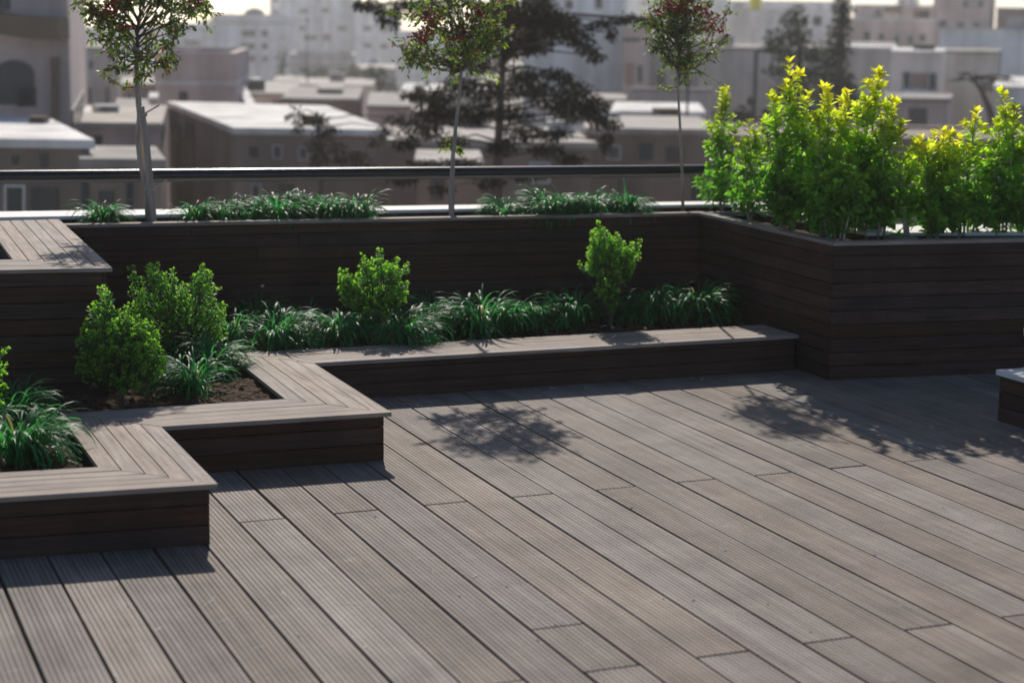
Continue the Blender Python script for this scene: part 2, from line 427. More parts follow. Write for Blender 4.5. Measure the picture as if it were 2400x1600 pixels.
def clad_wall(mb, p, q, zb, zt_p, zt_q, bh=.0605, th=.016, screws=False, inset=.0):
    """horizontal boards from p to q (xy), outer face on the right hand of p->q, top heights per end"""
    P, Q = Vector((p[0], p[1])), Vector((q[0], q[1])); d = (Q - P); Ln = d.length; d.normalize()
    nrm = Vector((d.y, -d.x)); B = -nrm * th
    nb = int(math.ceil(max(zt_p, zt_q) / bh))
    for i in range(nb):
        z0 = zb + i * bh; z1 = z0 + bh - .0040
        if z0 > min(zt_p, zt_q) - .006: break
        npc = max(1, int(round(Ln / 2.6)))
        cuts = [0] + [min(.96, max(.04, (c + 1) / npc + random.uniform(-.2, .2) / npc)) for c in range(npc - 1)] + [1]
        for c0, c1 in zip(cuts[:-1], cuts[1:]):
            r = random.random(); g = random.random(); uo = random.uniform(0, 50); vo = random.uniform(0, 9)
            e = .0008 / Ln
            A, Bq = P + d * Ln * (c0 + (e if c0 > 0 else 0)), P + d * Ln * (c1 - (e if c1 < 1 else 0))
            off = nrm * random.uniform(0, .0012)
            zt0, zt1 = min(z1, zt_p), min(z1, zt_q)
            A += off; Bq += off
            ff = [(A.x, A.y, z0), (Bq.x, Bq.y, z0), (Bq.x, Bq.y, zt1), (A.x, A.y, zt0)]
            bb = [(v[0] + B.x, v[1] + B.y, v[2]) for v in ff]
            l0 = 0; l1 = (Bq - A).length
            uvf = [(uo, vo), (uo + l1, vo), (uo + l1, vo + bh), (uo, vo + bh)]
            mb.prism(bb, ff, uvf, (r, g, 0, 1))
        if screws:
            x = .055
            while x < Ln:
                for zz in (z0 + bh * .5,):
                    c = P + d * (x + random.uniform(-.012, .012)) + nrm * .0022
                    zz2 = zz + random.uniform(-.008, .008)
                    pts = [(c.x + d.x * .0045 * math.cos(a), c.y + d.y * .0045 * math.cos(a), zz2 + .0045 * math.sin(a)) for a in np.linspace(0, 2 * math.pi, 9)[:-1]]
                    if zz2 < min(zt_p, zt_q) - .01: mb.poly(pts, None, (.5, 0, 0, 1), 1)
                x += .205
    # backing just behind the boards so that gaps read as dark joints
    bk = [P - nrm * (th + .001), Q - nrm * (th + .001)]
    mb.poly([(bk[0].x, bk[0].y, zb), (bk[1].x, bk[1].y, zb), (bk[1].x, bk[1].y, zt_q - .001), (bk[0].x, bk[0].y, zt_p - .001)], None, (.5, 0, 0, 1), 1)

# ---- low stepped planter
OUT = [(-1.3, 5.262), (0.634, 5.100), (0.642, 5.955), (1.440, 5.925), (1.462, 6.972), (3.700, 6.962)]
INN = [(-1.3, 5.585), (0.346, 5.432), (0.356, 6.288), (1.156, 6.283), (1.192, 7.315), (3.700, 7.285)]
low = thing('low_planter', 'low stepped planter of dark boards with a wide grey brown cap round the deck', 'planter')
mb = MB(); cap_strip(mb, OUT, INN, 5, LOWH)
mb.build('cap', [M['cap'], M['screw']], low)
mb = MB()
ov = .022
FACE = [(-1.3, 5.262 + ov), (0.634 - ov, 5.100 + ov), (0.642 - ov, 5.955 + ov), (1.440 - ov, 5.925 + ov), (1.462 - ov, 6.972 + ov), (3.692, 6.962 + ov)]
for i in range(5):
    p, q = FACE[i], FACE[i + 1]
    clad_wall(mb, p, q, .002, LOWH(*p) - .015, LOWH(*q) - .015)
# inner liner boards against the soil
for i in range(5):
    p, q = INN[i + 1], INN[i]
    P, Q = (p[0], p[1]), (q[0], q[1])
    mb.poly([(*P, .0), (*Q, .0), (*Q, LOWH(*Q) - .015), (*P, LOWH(*P) - .015)], None, (.2, 0, 0, 1), 1)
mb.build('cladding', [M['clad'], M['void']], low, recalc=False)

# ---- tall planter round the edge of the roof
I3 = at(1637, 498.6, ZH); R3 = at(1952.6, 568.5, ZH); F3 = at(2400, 559.8, ZH); L3 = at(157, 527, ZH)
I2, R2, F2, L2 = [(p[0], p[1]) for p in (I3, R3, F3, L3)]
dF = (Vector(F2) - Vector(R2)).normalized(); F2 = tuple(Vector(R2) + dF * 3.2)
dL = (Vector(L2) - Vector(I2)).normalized(); L2 = tuple(Vector(I2) + dL * 4.9)
tall = thing('tall_planter', 'tall L shaped planter of dark horizontal boards standing against the white roof parapet', 'planter')
cw = .062
OUTT = [L2, I2, R2, F2]
vy = Vector((-dL.x, -dL.y)); nL = Vector((dL.y, -dL.x))      # back run, inward normal (towards +y)
nL = nL if nL.y > 0 else -nL
nF = Vector((-dF.y, dF.x)); nF = nF if nF.y > 0 else -nF
dS = (Vector(R2) - Vector(I2)).normalized(); nS = Vector((-dS.y, dS.x)); nS = nS if nS.x > 0 else -nS
def isect(p, d, q, e):
    det = d.x * -e.y + e.x * d.y
    t = ((q.x - p.x) * -e.y + e.x * (q.y - p.y)) / det
    return p + d * t
i_in = isect(Vector(L2) + nL * cw, -dL, Vector(I2) + nS * cw, dS)
r_in = isect(Vector(I2) + nS * cw, dS, Vector(R2) + nF * cw, dF)
INT = [tuple(Vector(L2) + nL * cw), tuple(i_in), tuple(r_in), tuple(Vector(F2) + nF * cw)]
zh = lambda x, y: ZH
mb = MB(); cap_strip(mb, OUTT, INT, 1, zh, maxlen=1.7)
# divider caps: the back run carries on past the corner, and a plank closes the corner bed on its right
dv0 = i_in - dL * .002; dv1 = i_in - dL * .32
mb2pts = [(dv0, dv1, nL, .05)]
PK0 = at(2128, 556, ZH); PK1 = at(2040, 538, ZH)
def plank(mb, a, b, w):
    a, b = Vector((a[0], a[1])), Vector((b[0], b[1])); d = (b - a).normalized(); nn = Vector((-d.y, d.x)) * w / 2
    q = [a - nn, b - nn, b + nn, a + nn]; L_ = (b - a).length; uo = random.uniform(0, 30)
    mb.prism([(p.x, p.y, ZH - .022) for p in q], [(p.x, p.y, ZH - .002) for p in q], [(uo, 0), (uo + L_, 0), (uo + L_, w), (uo, w)], (random.random(), random.random(), 0, 1))
plank(mb, tuple(i_in + nL * -.028), tuple(i_in - dL * .36 + nL * -.028), .055)
pk_d = (Vector((PK1[0], PK1[1])) - Vector((PK0[0], PK0[1]))).normalized()
plank(mb, (PK0[0], PK0[1]), tuple(Vector((PK0[0], PK0[1])) + dS * -.75), .10)
mb.build('cap', [M['cap'], M['screw']], tall)
mb = MB(); ov = .014
def inset(poly, ns):  # faces set back under the cap
    return poly
fi = isect(Vector(L2) + nL * ov, -dL, Vector(I2) + nS * ov, dS)
fr = isect(Vector(I2) + nS * ov, dS, Vector(R2) + nF * ov, dF)
fl = Vector(L2) + nL * ov; ff = Vector(F2) + nF * ov
clad_wall(mb, fl, fi, .002, ZH - .015, ZH - .015)
clad_wall(mb, fi, fr, .002, ZH - .015, ZH - .015)
clad_wall(mb, fr, ff, .002, ZH - .015, ZH - .015, screws=True)
for p, q in ((Vector(INT[0]), i_in), (i_in, r_in), (r_in, Vector(INT[3]))):
    mb.poly([(p.x, p.y, .3), (q.x, q.y, .3), (q.x, q.y, ZH - .021), (p.x, p.y, ZH - .021)], None, (.2, 0, 0, 1), 1)
# boards of the two dividers down to the soil
a = i_in + nL * -.03; b = i_in - dL * .36 + nL * -.03
clad_wall(mb, a, b, .36, ZH - .0225, ZH - .0225)
a = Vector((PK0[0], PK0[1])); b = a + dS * -.75
clad_wall(mb, b, a, .36, ZH - .0225, ZH - .0225)
BACKB = mb

# ---- raised box on the left, a wide planked ledge
T3 = at(263.4, 627.7, ZH + .006); BF = at(0, 632.4, ZH + .006); BB = at(137.7, 513.4, ZH + .006); BS = at(30, 608.2, ZH + .006)
ZB = ZH + .006
t2, b2, s2 = Vector((T3[0], T3[1])), Vector((BB[0], BB[1])), Vector((BS[0], BS[1]))
df = (Vector((BF[0], BF[1])) - t2).normalized(); l2 = t2 + df * 2.2
ds_ = (b2 - t2).normalized()
s_l = s2 + df * 1.9; s_b = s2 + ds_ * (b2 - t2).length * .80 
ledge = thing('raised_planter', 'raised dark planter with broad planked top beside the parapet at the picture edge', 'planter')
mb = MB()
cap_strip(mb, [tuple(l2), tuple(t2), tuple(b2)], [tuple(s_l), tuple(s2), tuple(s_b)], 6, lambda x, y: ZB)
mb.build('cap', [M['cap'], M['screw']], ledge)
mb = MB(); ov = .02
nf_ = Vector((-df.y, df.x)); nf_ = nf_ if nf_.y > 0 else -nf_
ns_ = Vector((-ds_.y, ds_.x)); ns_ = ns_ if ns_.x < 0 else -ns_
ft = isect(l2 + nf_ * ov, -df, t2 + ns_ * ov, ds_)
clad_wall(mb, l2 + nf_ * ov, ft, .002, ZB - .015, ZB - .015)
clad_wall(mb, ft, b2 + ns_ * ov, .002, ZB - .015, ZB - .015)
for p, q in ((s_l, s2), (s2, s_b)):
    mb.poly([(p.x, p.y, .4), (q.x, q.y, .4), (q.x, q.y, ZB - .021), (p.x, p.y, ZB - .021)], None, (.2, 0, 0, 1), 1)
mb.build('cladding', [M['clad'], M['void']], ledge, recalc=False)

# ================================================================== PARAPET AND RAIL
ZC = 0.612
cb = [at(0, 495.8, ZC), at(1765, 470.2, ZC)]; cf = [at(0, 509.6, ZC), at(1704, 478, ZC)]
rf = [at(2075, 545.3, ZC), at(2350, 545, ZC)]; rb = [at(2062, 526.2, ZC), at(2350, 523, ZC)]
def xy(p): return Vector((p[0], p[1]))
bd = (xy(cb[0]) - xy(cb[1])).normalized(); cb0 = xy(cb[0]) + bd * 2.5
fd = (xy(cf[0]) - xy(cf[1])).normalized(); cf0 = xy(cf[0]) + fd * 2.5
rd = (xy(rf[1]) - xy(rf[0])).normalized(); rf1 = xy(rf[1]) + rd * 2.5
rbd = (xy(rb[1]) - xy(rb[0])).normalized(); rb1 = xy(rb[1]) + rbd * 2.5
fc = xy(cf[1]); fs = isect(fc, dS, xy(rf[0]), rd)
bc = isect(xy(cb[1]), bd, fc + nS * .25, dS); bs = isect(bc, dS, xy(rb[0]), rbd)
par = thing('parapet_wall', 'white stone topped parapet wall running along the roof edge behind the planters', 'wall')
mb = MB()
for q in ([cf0, fc, bc, cb0], [fc, fs, bs, bc], [fs, rf1, rb1, bs]):
    mb.prism([(p.x, p.y, ZC - .014) for p in q], [(p.x, p.y, ZC) for p in q])
mb.build('coping', M['coping'], par)
mb = MB(); sh = .012
for p, q in ((cf0 - nL * .012, fc - nL * .012), (fc - nS * .012 - nL * .012, fs - nS * .012), (fs - nF * .012, rf1 - nF * .012)):
    BACKB.poly([(p.x, p.y, .45), (q.x, q.y, .45), (q.x, q.y, ZC - .0145), (p.x, p.y, ZC - .0145)], [(0, 0), (3, 0), (3, .15), (0, .15)], (.3, .3, 0, 1))
BACKB.build('cladding', [M['clad'], M['screw']], tall, recalc=False)
def shrink(q):
    c = sum(q, Vector((0, 0))) / len(q); return q
for q in ([cf0, fc, bc, cb0], [fc, fs, bs, bc], [fs, rf1, rb1, bs]):
    mb.prism([(p.x, p.y, -11) for p in q], [(p.x, p.y, ZC - .015) for p in q])
wl_ = mb.build('wall', M['facade'], par)

rail = thing('railing', 'glossy black round handrail on short posts above the white parapet', 'railing')
mb = MB()
zr = .785
r0 = atY(0, 415, 8.75); r1 = atY(1660, 400, 8.45)
q0 = Vector((r0[0], r0[1], r0[2])); q1 = Vector((r1[0], r1[1], r1[2])); dd = (q1 - q0)
mid_c = (fc + bc) / 2
pA = q0 - dd * .6; t = (mid_c.x - q0.x) / dd.x; pC = q0 + dd * t
pS = (fs + bs) / 2; pE = (rf1 + rb1) / 2
zS = .768
mb.tube([pA, q0, q1, pC], .031, 20)
mb.tube([pC, (pS.x, pS.y, zS)], .031, 16)
mb.tube([(pS.x, pS.y, zS), (pE.x, pE.y, zS)], .031, 16)
mb.build('handrail', M['rail'], rail, smooth=True)
for (x, y, z) in [(pC.x, pC.y, pC.z), (pS.x, pS.y, zS), (pS.x + (pE.x - pS.x) * .4, pS.y + (pE.y - pS.y) * .4, zS), tuple(q0 - dd * .22)]:
    mb = MB(); mb.tube([(x, y, ZC - .002), (x, y, ZC + .012)], .045, 16); mb.tube([(x, y, ZC + .01), (x, y, z - .02)], .022, 14)
    mb.build('post', M['rail'], rail, smooth=False)

# ================================================================== SOIL
def soil_sheet(name, poly, z, amp, step=.03, seed=1, mb=None, freq=9.0):
    own = mb is None
    mb = mb or MB()
    poly = [Vector((p[0], p[1])) for p in poly]
    xs = [p.x for p in poly]; ys = [p.y for p in poly]
    def inside(x, y):
        c = False; n = len(poly)
        for i in range(n):
            a, b = poly[i], poly[i - 1]
            if (a.y > y) != (b.y > y) and x < (b.x - a.x) * (y - a.y) / (b.y - a.y) + a.x: c = not c
        return c
    from mathutils import noise
    nx = int((max(xs) - min(xs)) / step) + 2; ny = int((max(ys) - min(ys)) / step) + 2
    idx = {}
    for i in range(nx):
        for j in range(ny):
            x, y = min(xs) + i * step, min(ys) + j * step
            h = noise.fractal(Vector((x * freq, y * freq, seed)), .9, 2.1, 5) * amp
            idx[i, j] = len(mb.v); mb.v.append((x, y, z + h))
    for i in range(nx - 1):
        for j in range(ny - 1):
            cx, cy = min(xs) + (i + .5) * step, min(ys) + (j + .5) * step
            if inside(cx, cy):
                q = (idx[i, j], idx[i + 1, j], idx[i + 1, j + 1], idx[i, j + 1])
                mb.f.append(q); mb.mi.append(0)
                for v in q: mb.uv.append((mb.v[v][0], mb.v[v][1])); mb.col.append((.5, 0, 0, 1))
    return mb
lowpoly = [(-1.3, 5.57), (0.34, 5.42), (0.345, 6.30), (1.145, 6.30), (1.18, 7.33), (3.69, 7.30), (3.72, 7.0), (fi.x + .01, fi.y + .02), (.5, fi.y + .45), (.5, 6.75), (-1.3, 7.0)]
lowpoly = [(-1.3, 5.56), (0.36, 5.41), (0.37, 6.27), (1.17, 6.27), (1.21, 7.30), (3.70, 7.27), (fi.x + .02, fi.y + .02), (.4, fi.y + .3), (.4, 6.8), (-1.3, 6.95)]
mb = soil_sheet('soil', lowpoly, .135, .022, .022)
mb = soil_sheet('soil', [Vector(INT[0]) - nL * .03, i_in - nL * .03, fc + nL * .05, cf0 + nL * .05], .565, .014, .022, 3, mb)
mb = soil_sheet('soil', [i_in - nL * .06 - dL * .0, i_in - dL * .4 - nL * .06, Vector((PK0[0], PK0[1])) + Vector((.03, 0.02)), r_in - nF * .02 - nS * .02], .562, .012, .022, 5, mb)
mb = soil_sheet('soil', [r_in - nF * .03, Vector(INT[3]) - nF * .03, rf1 + nF * .06, fs + nF * .06], .562, .012, .022, 7, mb)
mb = soil_sheet('soil', [s2 + Vector((.02, -.02)), s_b + Vector((.02, .02)), s_b + df * 1.4, s_l + Vector((0, -.02))], .56, .012, .03, 9, mb)
# loose clods
for _ in range(420):
    while True:
        x, y = random.uniform(-.3, 3.6), random.uniform(5.45, 8.0)
        if (x < .32 and y > 5.5 and y < 6.7) or (x < 1.12 and 6.32 < y < 8) or (x >= 1.12 and y > 7.36 and y < 7.95): break
    s_ = random.choice([.006, .008, .01, .013, .018])
    c = Vector((x, y, .138)); vs = [c + Vector((random.gauss(0, 1), random.gauss(0, 1), random.gauss(0, .7))).normalized() * s_ * random.uniform(.7, 1.2) for _ in range(6)]
    b = len(mb.v); mb.v += [tuple(v) for v in (c + Vector((s_, 0, 0)), c + Vector((0, s_, 0)), c + Vector((-s_, 0, s_ * .2)), c + Vector((0, -s_, 0)), c + Vector((s_ * .2, 0, s_ * random.uniform(.6, 1.1))), c - Vector((0, 0, s_)))]
    for f in ((0, 1, 4), (1, 2, 4), (2, 3, 4), (3, 0, 4), (1, 0, 5), (2, 1, 5), (3, 2, 5), (0, 3, 5)):
        mb.f.append(tuple(b + i for i in f)); mb.mi.append(0); mb.uv += [(0, 0)] * 3; mb.col += [(.5, 0, 0, 1)] * 3
tag(mb.build('soil', M['soil'], recalc=False), kind='structure')

# ================================================================== BOX WITH MARBLE TOP, RIGHT EDGE
bx = thing('marble_topped_box', 'low dark box with a white marble slab on top at the picture edge', 'box')
mb = MB()
bA, bB = Vector((3.905, 5.79)), Vector((3.912, 5.10)); bC, bD = Vector((4.62, 5.09)), Vector((4.62, 5.75))
for p, q in ((bA, bB), (bB, bC), (bC, bD), (bD, bA)): clad_wall(mb, p, q, .002, .182, .182)
mb.build('cladding', [M['clad'], M['void']], bx, recalc=False)
mb = MB()
q = [bA + Vector((-.012, .014)), bB + Vector((-.012, -.014)), bC + Vector((.012, -.014)), bD + Vector((.012, .014))]
mb.prism([(p.x, p.y, .184) for p in q], [(p.x, p.y, .204) for p in q])
ob = mb.build('slab', M['marble'], bx)
bv = ob.modifiers.new('b', 'BEVEL'); bv.width = .005; bv.segments = 3
pl = at(2412, 868, .204)
lamp = thing('garden_lantern', 'white turned post lantern standing on the marble slab', 'lantern', (pl[0], pl[1], .204))
mb = MB(); mb.lathe(0, 0, [(.03, 0), (.032, .006), (.014, .014), (.012, .05), (.013, .115), (.020, .122)], 20)
mb.build('stem', M['marble'], lamp, smooth=True)
mb = MB(); mb.lathe(0, 0, [(.018, .122), (.028, .135), (.03, .16), (.027, .185), (.02, .19), (.021, .2), (.03, .206), (.022, .216), (.014, .235), (.004, .255), (.0, .262)], 20)
mb.build('globe', M['marble'], lamp, smooth=True)

# ================================================================== GRASS CLUMPS (lilyturf)
def unit(v): return v / (np.linalg.norm(v, axis=-1, keepdims=True) + 1e-9)
def grass_mesh(name, n, rad, h, seed, lmul=1.0):
    g = np.random.default_rng(seed)
    S = 8
    V = []; F = []; Cc = []
    az = g.uniform(0, 2 * np.pi, n); el0 = R(86) - np.abs(g.normal(0, 1, n)) * R(26); el0 = np.clip(el0, R(18), R(88))
    L = (g.uniform(.62, 1.15, n)) * (h * 1.75) * lmul
    droop = g.uniform(1.7, 3.3, n)
    w = g.uniform(.0024, .0043, n)
    rb = np.sqrt(g.uniform(0, 1, n)) * rad * .26; ab = g.uniform(0, 2 * np.pi, n)
    base = np.stack([rb * np.cos(ab), rb * np.sin(ab), np.zeros(n)], 1)
    az = az * .35 + (ab + g.normal(0, .5, n)) * .65
    hx = np.stack([np.cos(az), np.sin(az), 0 * az], 1); sd = np.stack([-np.sin(az), np.cos(az), 0 * az], 1)
    tw = g.normal(0, .35, n)
    pos = base.copy(); el = el0.copy()
    pts = [pos.copy()]; els = [el.copy()]
    for s in range(S):
        t = (s + .5) / S
        step = (L / S)[:, None]
        d = hx * np.cos(el)[:, None] + np.array([0, 0, 1.]) * np.sin(el)[:, None] + sd * (tw * .25 * t)[:, None]
        pos = pos + d * step
        pos[:, 2] = np.maximum(pos[:, 2], .004 + g.uniform(0, .012, n))
        el = el - droop / S * (0.4 + 1.3 * t)
        pts.append(pos.copy())
    pts = np.array(pts)                           # S+1,n,3
    for s in range(S + 1):
        t = s / S
        ww = w * (0.55 + .6 * math.sin(min(t * 1.5, 1) * 1.57)) * (1 - max(0, (t - .6) / .4) ** 1.5 * .93)
        roll = tw * t
        side = sd * np.cos(roll)[:, None] + np.array([0, 0, 1.]) * np.sin(roll)[:, None]
        V.append(pts[s] - side * ww[:, None]); V.append(pts[s] + side * ww[:, None])
    V = np.array(V)                               # 2(S+1),n,3
    V = V.transpose(1, 0, 2).reshape(-1, 3)
    k = 2 * (S + 1)
    f = np.array([[2 * s, 2 * s + 1, 2 * s + 3, 2 * s + 2] for s in range(S)])
    F = (f[None] + (np.arange(n) * k)[:, None, None]).reshape(-1, 4)
    me = bpy.data.meshes.new(name); me.from_pydata(V.tolist(), [], F.tolist())
    c = np.array([.028, .17, .062])[None] * g.uniform(.6, 1.6, (n, 1)) + np.array([.02, .03, -.004])[None] * g.uniform(0, 1, (n, 1)) ** 2
    dry = g.uniform(0, 1, n) > .97; c[dry] = [.14, .13, .05]
    ca = me.color_attributes.new('Col', 'FLOAT_COLOR', 'POINT')
    ca.data.foreach_set('color', np.repeat(np.concatenate([np.clip(c, .003, 1), np.ones((n, 1))], 1), k, 0).astype(np.float32).ravel())
    me.polygons.foreach_set('use_smooth', [True] * len(me.polygons))
    me.materials.append(M['blade']); me.update()
    return me
GM = [grass_mesh('grass_clump', 270, .185, .122, 100 + i, 1.12) for i in range(5)]
GS = [grass_mesh('grass_clump', 270, .15, .108, 200 + i, 1.08) for i in range(4)]
def clump(px, py, z, scale, label, small=False, rz=None, group='lilyturf clumps in the low planter', Y=None, sz=1.0):
    p = at(px, py, z) if Y is None else atY(px, py, Y)
    me = random.choice(GS if small else GM)
    o = bpy.data.objects.new('grass_clump', me); COL.objects.link(o)
    o.location = (p[0], p[1], z - .004); o.rotation_euler = (random.gauss(0, .06), random.gauss(0, .06), random.uniform(0, 6.28) if rz is None else rz)
    o.scale = (scale, scale, scale * sz)
    return tag(o, label, 'grass', group)
ZL = .140
for a in [
    (548, 800, .92, 'arching grass clump touching the right flank of the paired bushes'),
    (600, 760, .95, 'half shaded grass clump behind the gap right of the paired bushes'),
    (652, 806, 1.12, 'broad fountain of sunlit grass above the inner corner of the cap'),
    (735, 785, .85, 'mid sized sunlit grass clump second right of the cap corner fountain'),
    (798, 798, 1.05, 'sunlit grass clump at the left foot of the lone round bush'),
    (950, 800, 1.02, 'dark hearted grass clump at the right foot of the lone round bush'),
    (1018, 765, 1.0, 'sunlit grass clump one place right of the lone round bush'),
    (1120, 778, 1.2, 'widest sunlit grass clump midway between lone bush and heart shaped bush'),
    (1190, 770, .95, 'sunlit grass clump just right of the widest clump'),
    (1255, 762, .9, 'grass clump in the row with a shaded clump rising behind it'),
    (1338, 757, 1.05, 'sunlit grass clump at the left foot of the heart shaped bush'),
    (1470, 745, .8, 'dim grass clump tucked against the right of the heart shaped bush'),
    (1545, 742, 1.1, 'sunlit grass clump leaning right of the heart shaped bush'),
    (1640, 742, 1.12, 'last sunlit grass clump in the row before the tall planter corner'),
    (620, 722, .95, 'shaded grass clump against the wall behind the cap corner fountain'),
    (720, 712, .8, 'shaded grass clump against the wall left of the lone round bush'),
    (1062, 708, .95, 'dark shaded grass clump against the wall right of the lone bush'),
    (1240, 712, 1.0, 'shaded grass clump with lit tips against the wall mid way along'),
    (1320, 705, .9, 'shaded grass clump against the wall left of the heart shaped bush'),
    (1600, 692, .85, 'shaded grass clump in the dark corner under the tall planter'),
    (446, 918, .92, 'grass clump in front of the paired bushes on open soil'),
    (498, 868, .9, 'grass clump hanging over the cap edge right of the paired bushes'),
    (418, 850, .8, 'dim grass clump in the shade at the foot of the paired bushes'),
    (135, 885, 1.2, 'dark shaded grass clump under the raised planter wall'),
    (50, 1078, 1.08, 'big bright grass clump in the front step of the low planter'),
    (30, 1000, 1.0, 'grass clump behind the big bright one in the front step'),
    (-45, 1030, 1.0, 'grass clump cut by the picture edge in the front step'),
]:
    clump(a[0], a[1] + (7 if 540 < a[0] and a[1] > 730 else 0), ZL, a[2], a[3], sz=1.08 if a[0] > 900 else 1.0)
MIDY = lambda px: 8.30 - .02 * px / 1000
GH = 'lilyturf tufts along the tall planter'
for a in [
    (236, .95, 'lone low grass tuft between the raised planter and the staked tree'),
    (462, .9, 'first tuft of the long grass row, nearest the staked tree'),
    (528, .9, 'second tuft of the long grass row right of the staked tree'),
    (590, .95, 'third tuft of the long grass row, a little taller'),
    (655, 1.08, 'fourth tuft of the long grass row with a rounded top'),
    (715, 1.0, 'fifth tuft of the long grass row, with a yellow sprig'),
    (775, 1.02, 'sixth tuft of the long grass row beside the row end'),
    (842, 1.05, 'end tuft of the long grass row facing bare soil'),
    (1172, .85, 'small ragged grass tuft right of the red berried middle tree'),
    (1280, 1.12, 'taller grass tuft starting the short row'),
    (1328, 1.05, 'grass tuft in the middle of the short row'),
    (1385, .95, 'grass tuft ending the short row'),
    (1465, 1.05, 'separate grass tuft nearest the right hand berried tree'),
]:
    clump(a[0], 500, .568, a[1], a[2], True, None, GH, 8.475 - .0002 * a[0], 1.05)

# ================================================================== LEAFY BUSHES
def shoots_leaves(g, tips, base, per, leafL, n_along, spread, start=.25, curve=.15):
    """leaves set along curved shoots from base points to tips; returns arrays and shoot polylines"""
    C = []; A = []; N = []; T = []; lines = []
    for tp, bs in zip(tips, base):
        tp = np.array(tp); bs = np.array(bs)
        bend = np.array([tp[0] - bs[0], tp[1] - bs[1], 0]) * -curve + g.normal(0, .008, 3)
        P = lambda t: bs + (tp - bs) * t + bend * math.sin(math.pi * t)
        lines.append([P(t) for t in np.linspace(0, 1, 6)])
        Ln = np.linalg.norm(tp - bs); k = max(4, int(n_along * Ln))
        for i in range(k):
            t = start + (1 - start) * ((i + g.uniform(0, 1)) / k)
            p = P(t); d = P(min(1, t + .04)) - P(t - .04); d /= np.linalg.norm(d) + 1e-9
            ph = i * 2.4 + g.uniform(-.5, .5)
            for q in range(per):
                a = ph + q * 2 * math.pi / per
                s = np.cross(d, [0.3, .2, 1]); s /= np.linalg.norm(s) + 1e-9; s2_ = np.cross(d, s)
                out = s * math.cos(a) + s2_ * math.sin(a)
                up = g.uniform(.35, 1.1)
                ax = out + d * up + g.normal(0, .15, 3)
                C.append(p + out * .002); A.append(ax); N.append(d - out * .3 + g.normal(0, .25, 3)); T.append(t)
        # terminal rosette
        d = P(1) - P(.93); d /= np.linalg.norm(d) + 1e-9
        for q in range(6):
            a = q * 1.05 + g.uniform(-.3, .3); s = np.cross(d, [0.3, .2, 1]); s /= np.linalg.norm(s) + 1e-9; s2_ = np.cross(d, s)
            out = s * math.cos(a) + s2_ * math.sin(a)
            C.append(P(1)); A.append(out * g.uniform(.4, 1) + d * 1.1); N.append(d - out * .5); T.append(1.05)
    return np.array(C), np.array(A), np.array(N), np.array(T), lines

def small_bush(label, px, py, z, tops, seed, leafL=.017, nshoot=120, wid=.14, dep=.14, tint=1.0, stem_h=.0, yellow=.5, vee=0.0, Y=None):
    """tops: outline points (dx, z) in metres above the soil; shoots fill the area under them"""
    g = np.random.default_rng(seed)
    p = at(px, py, z) if Y is None else atY(px, py, Y)
    t = thing('bush', label, 'bush', (p[0], p[1], z), 0, 'small leaved bushes in the low planter')
    tops = np.array(tops); xs, zs = tops[:, 0], tops[:, 1]; o = np.argsort(xs)
    ex = CR[:2] / np.linalg.norm(CR[:2]); fwd = np.array([-ex[1], ex[0]])
    X0, X1 = xs.min(), xs.max(); half = (X1 - X0) / 2; xm = (X0 + X1) / 2
    tips = []; base = []
    W3 = lambda x, d, z_: np.array([ex[0] * x + fwd[0] * d, ex[1] * x + fwd[1] * d, z_])
    cen = W3(xm, 0, stem_h + (zs.max() - stem_h) * .42)
    for i in range(nshoot):
        if i < len(xs) * 2:
            x, zt = xs[i % len(xs)] * .97, zs[i % len(xs)]; dd = g.normal(0, .02)
            tp = W3(x + g.normal(0, .006), dd, zt - g.uniform(0, .012))
            bs = tp + (cen - tp) * .22 - np.array([0, 0, .03])
        else:
            while True:
                x = g.uniform(X0, X1); zt = np.interp(x, xs[o], zs[o]) * .96
                zb = stem_h + .02 + (vee * abs(x - xm) if vee else .5 * max(0, abs(x - xm) - half * .45))
                if zt - zb < .02: continue
                u = g.uniform(0, 1) ** .8; z_ = zb + (zt - zb) * u
                dm = dep * math.sqrt(max(.05, 1 - ((x - xm) / (half * 1.1)) ** 2)) * math.sqrt(max(.12, 1 - (max(0, u - .45) / .6) ** 2))
                dd = g.choice([-1, 1]) * dm * g.uniform(.25, 1) ** .5
                break
            tp = W3(x, dd, z_)
            out = unit((tp - cen) * np.array([1, 1, .6]) + np.array([0, 0, .10]))
            bs = tp - out * g.uniform(.035, .065)
        tips.append(tp); base.append(bs)
    C, A, N, T, lines = shoots_leaves(g, tips, base, 2, leafL, 150, 1, .05)
    n = len(C)
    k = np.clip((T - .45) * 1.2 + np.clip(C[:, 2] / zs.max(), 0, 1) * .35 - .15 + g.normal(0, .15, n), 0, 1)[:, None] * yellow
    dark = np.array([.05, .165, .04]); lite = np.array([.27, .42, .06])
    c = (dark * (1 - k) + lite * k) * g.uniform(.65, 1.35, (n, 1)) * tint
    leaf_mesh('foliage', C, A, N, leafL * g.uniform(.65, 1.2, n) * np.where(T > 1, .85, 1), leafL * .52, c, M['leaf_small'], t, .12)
    mb = MB()
    for ln in lines: mb.tube([ln[0], ln[3], ln[5]], [.0016, .0012, .0008], 4, cap=False)
    for ln in lines[::5]:
        q = ln[0]; mb.tube([np.array([q[0] * .06, q[1] * .06, stem_h * .9]), np.array([q[0] * .5, q[1] * .5, stem_h + (q[2] - stem_h) * .55]), q], [.004, .003, .0018], 5, cap=False)
    mb.tube([(0, 0, -.03), (0.003, .002, max(stem_h, .05))], [.008, .006], 6)
    mb.build('stem', M['twig'], t, recalc=False)
    return t
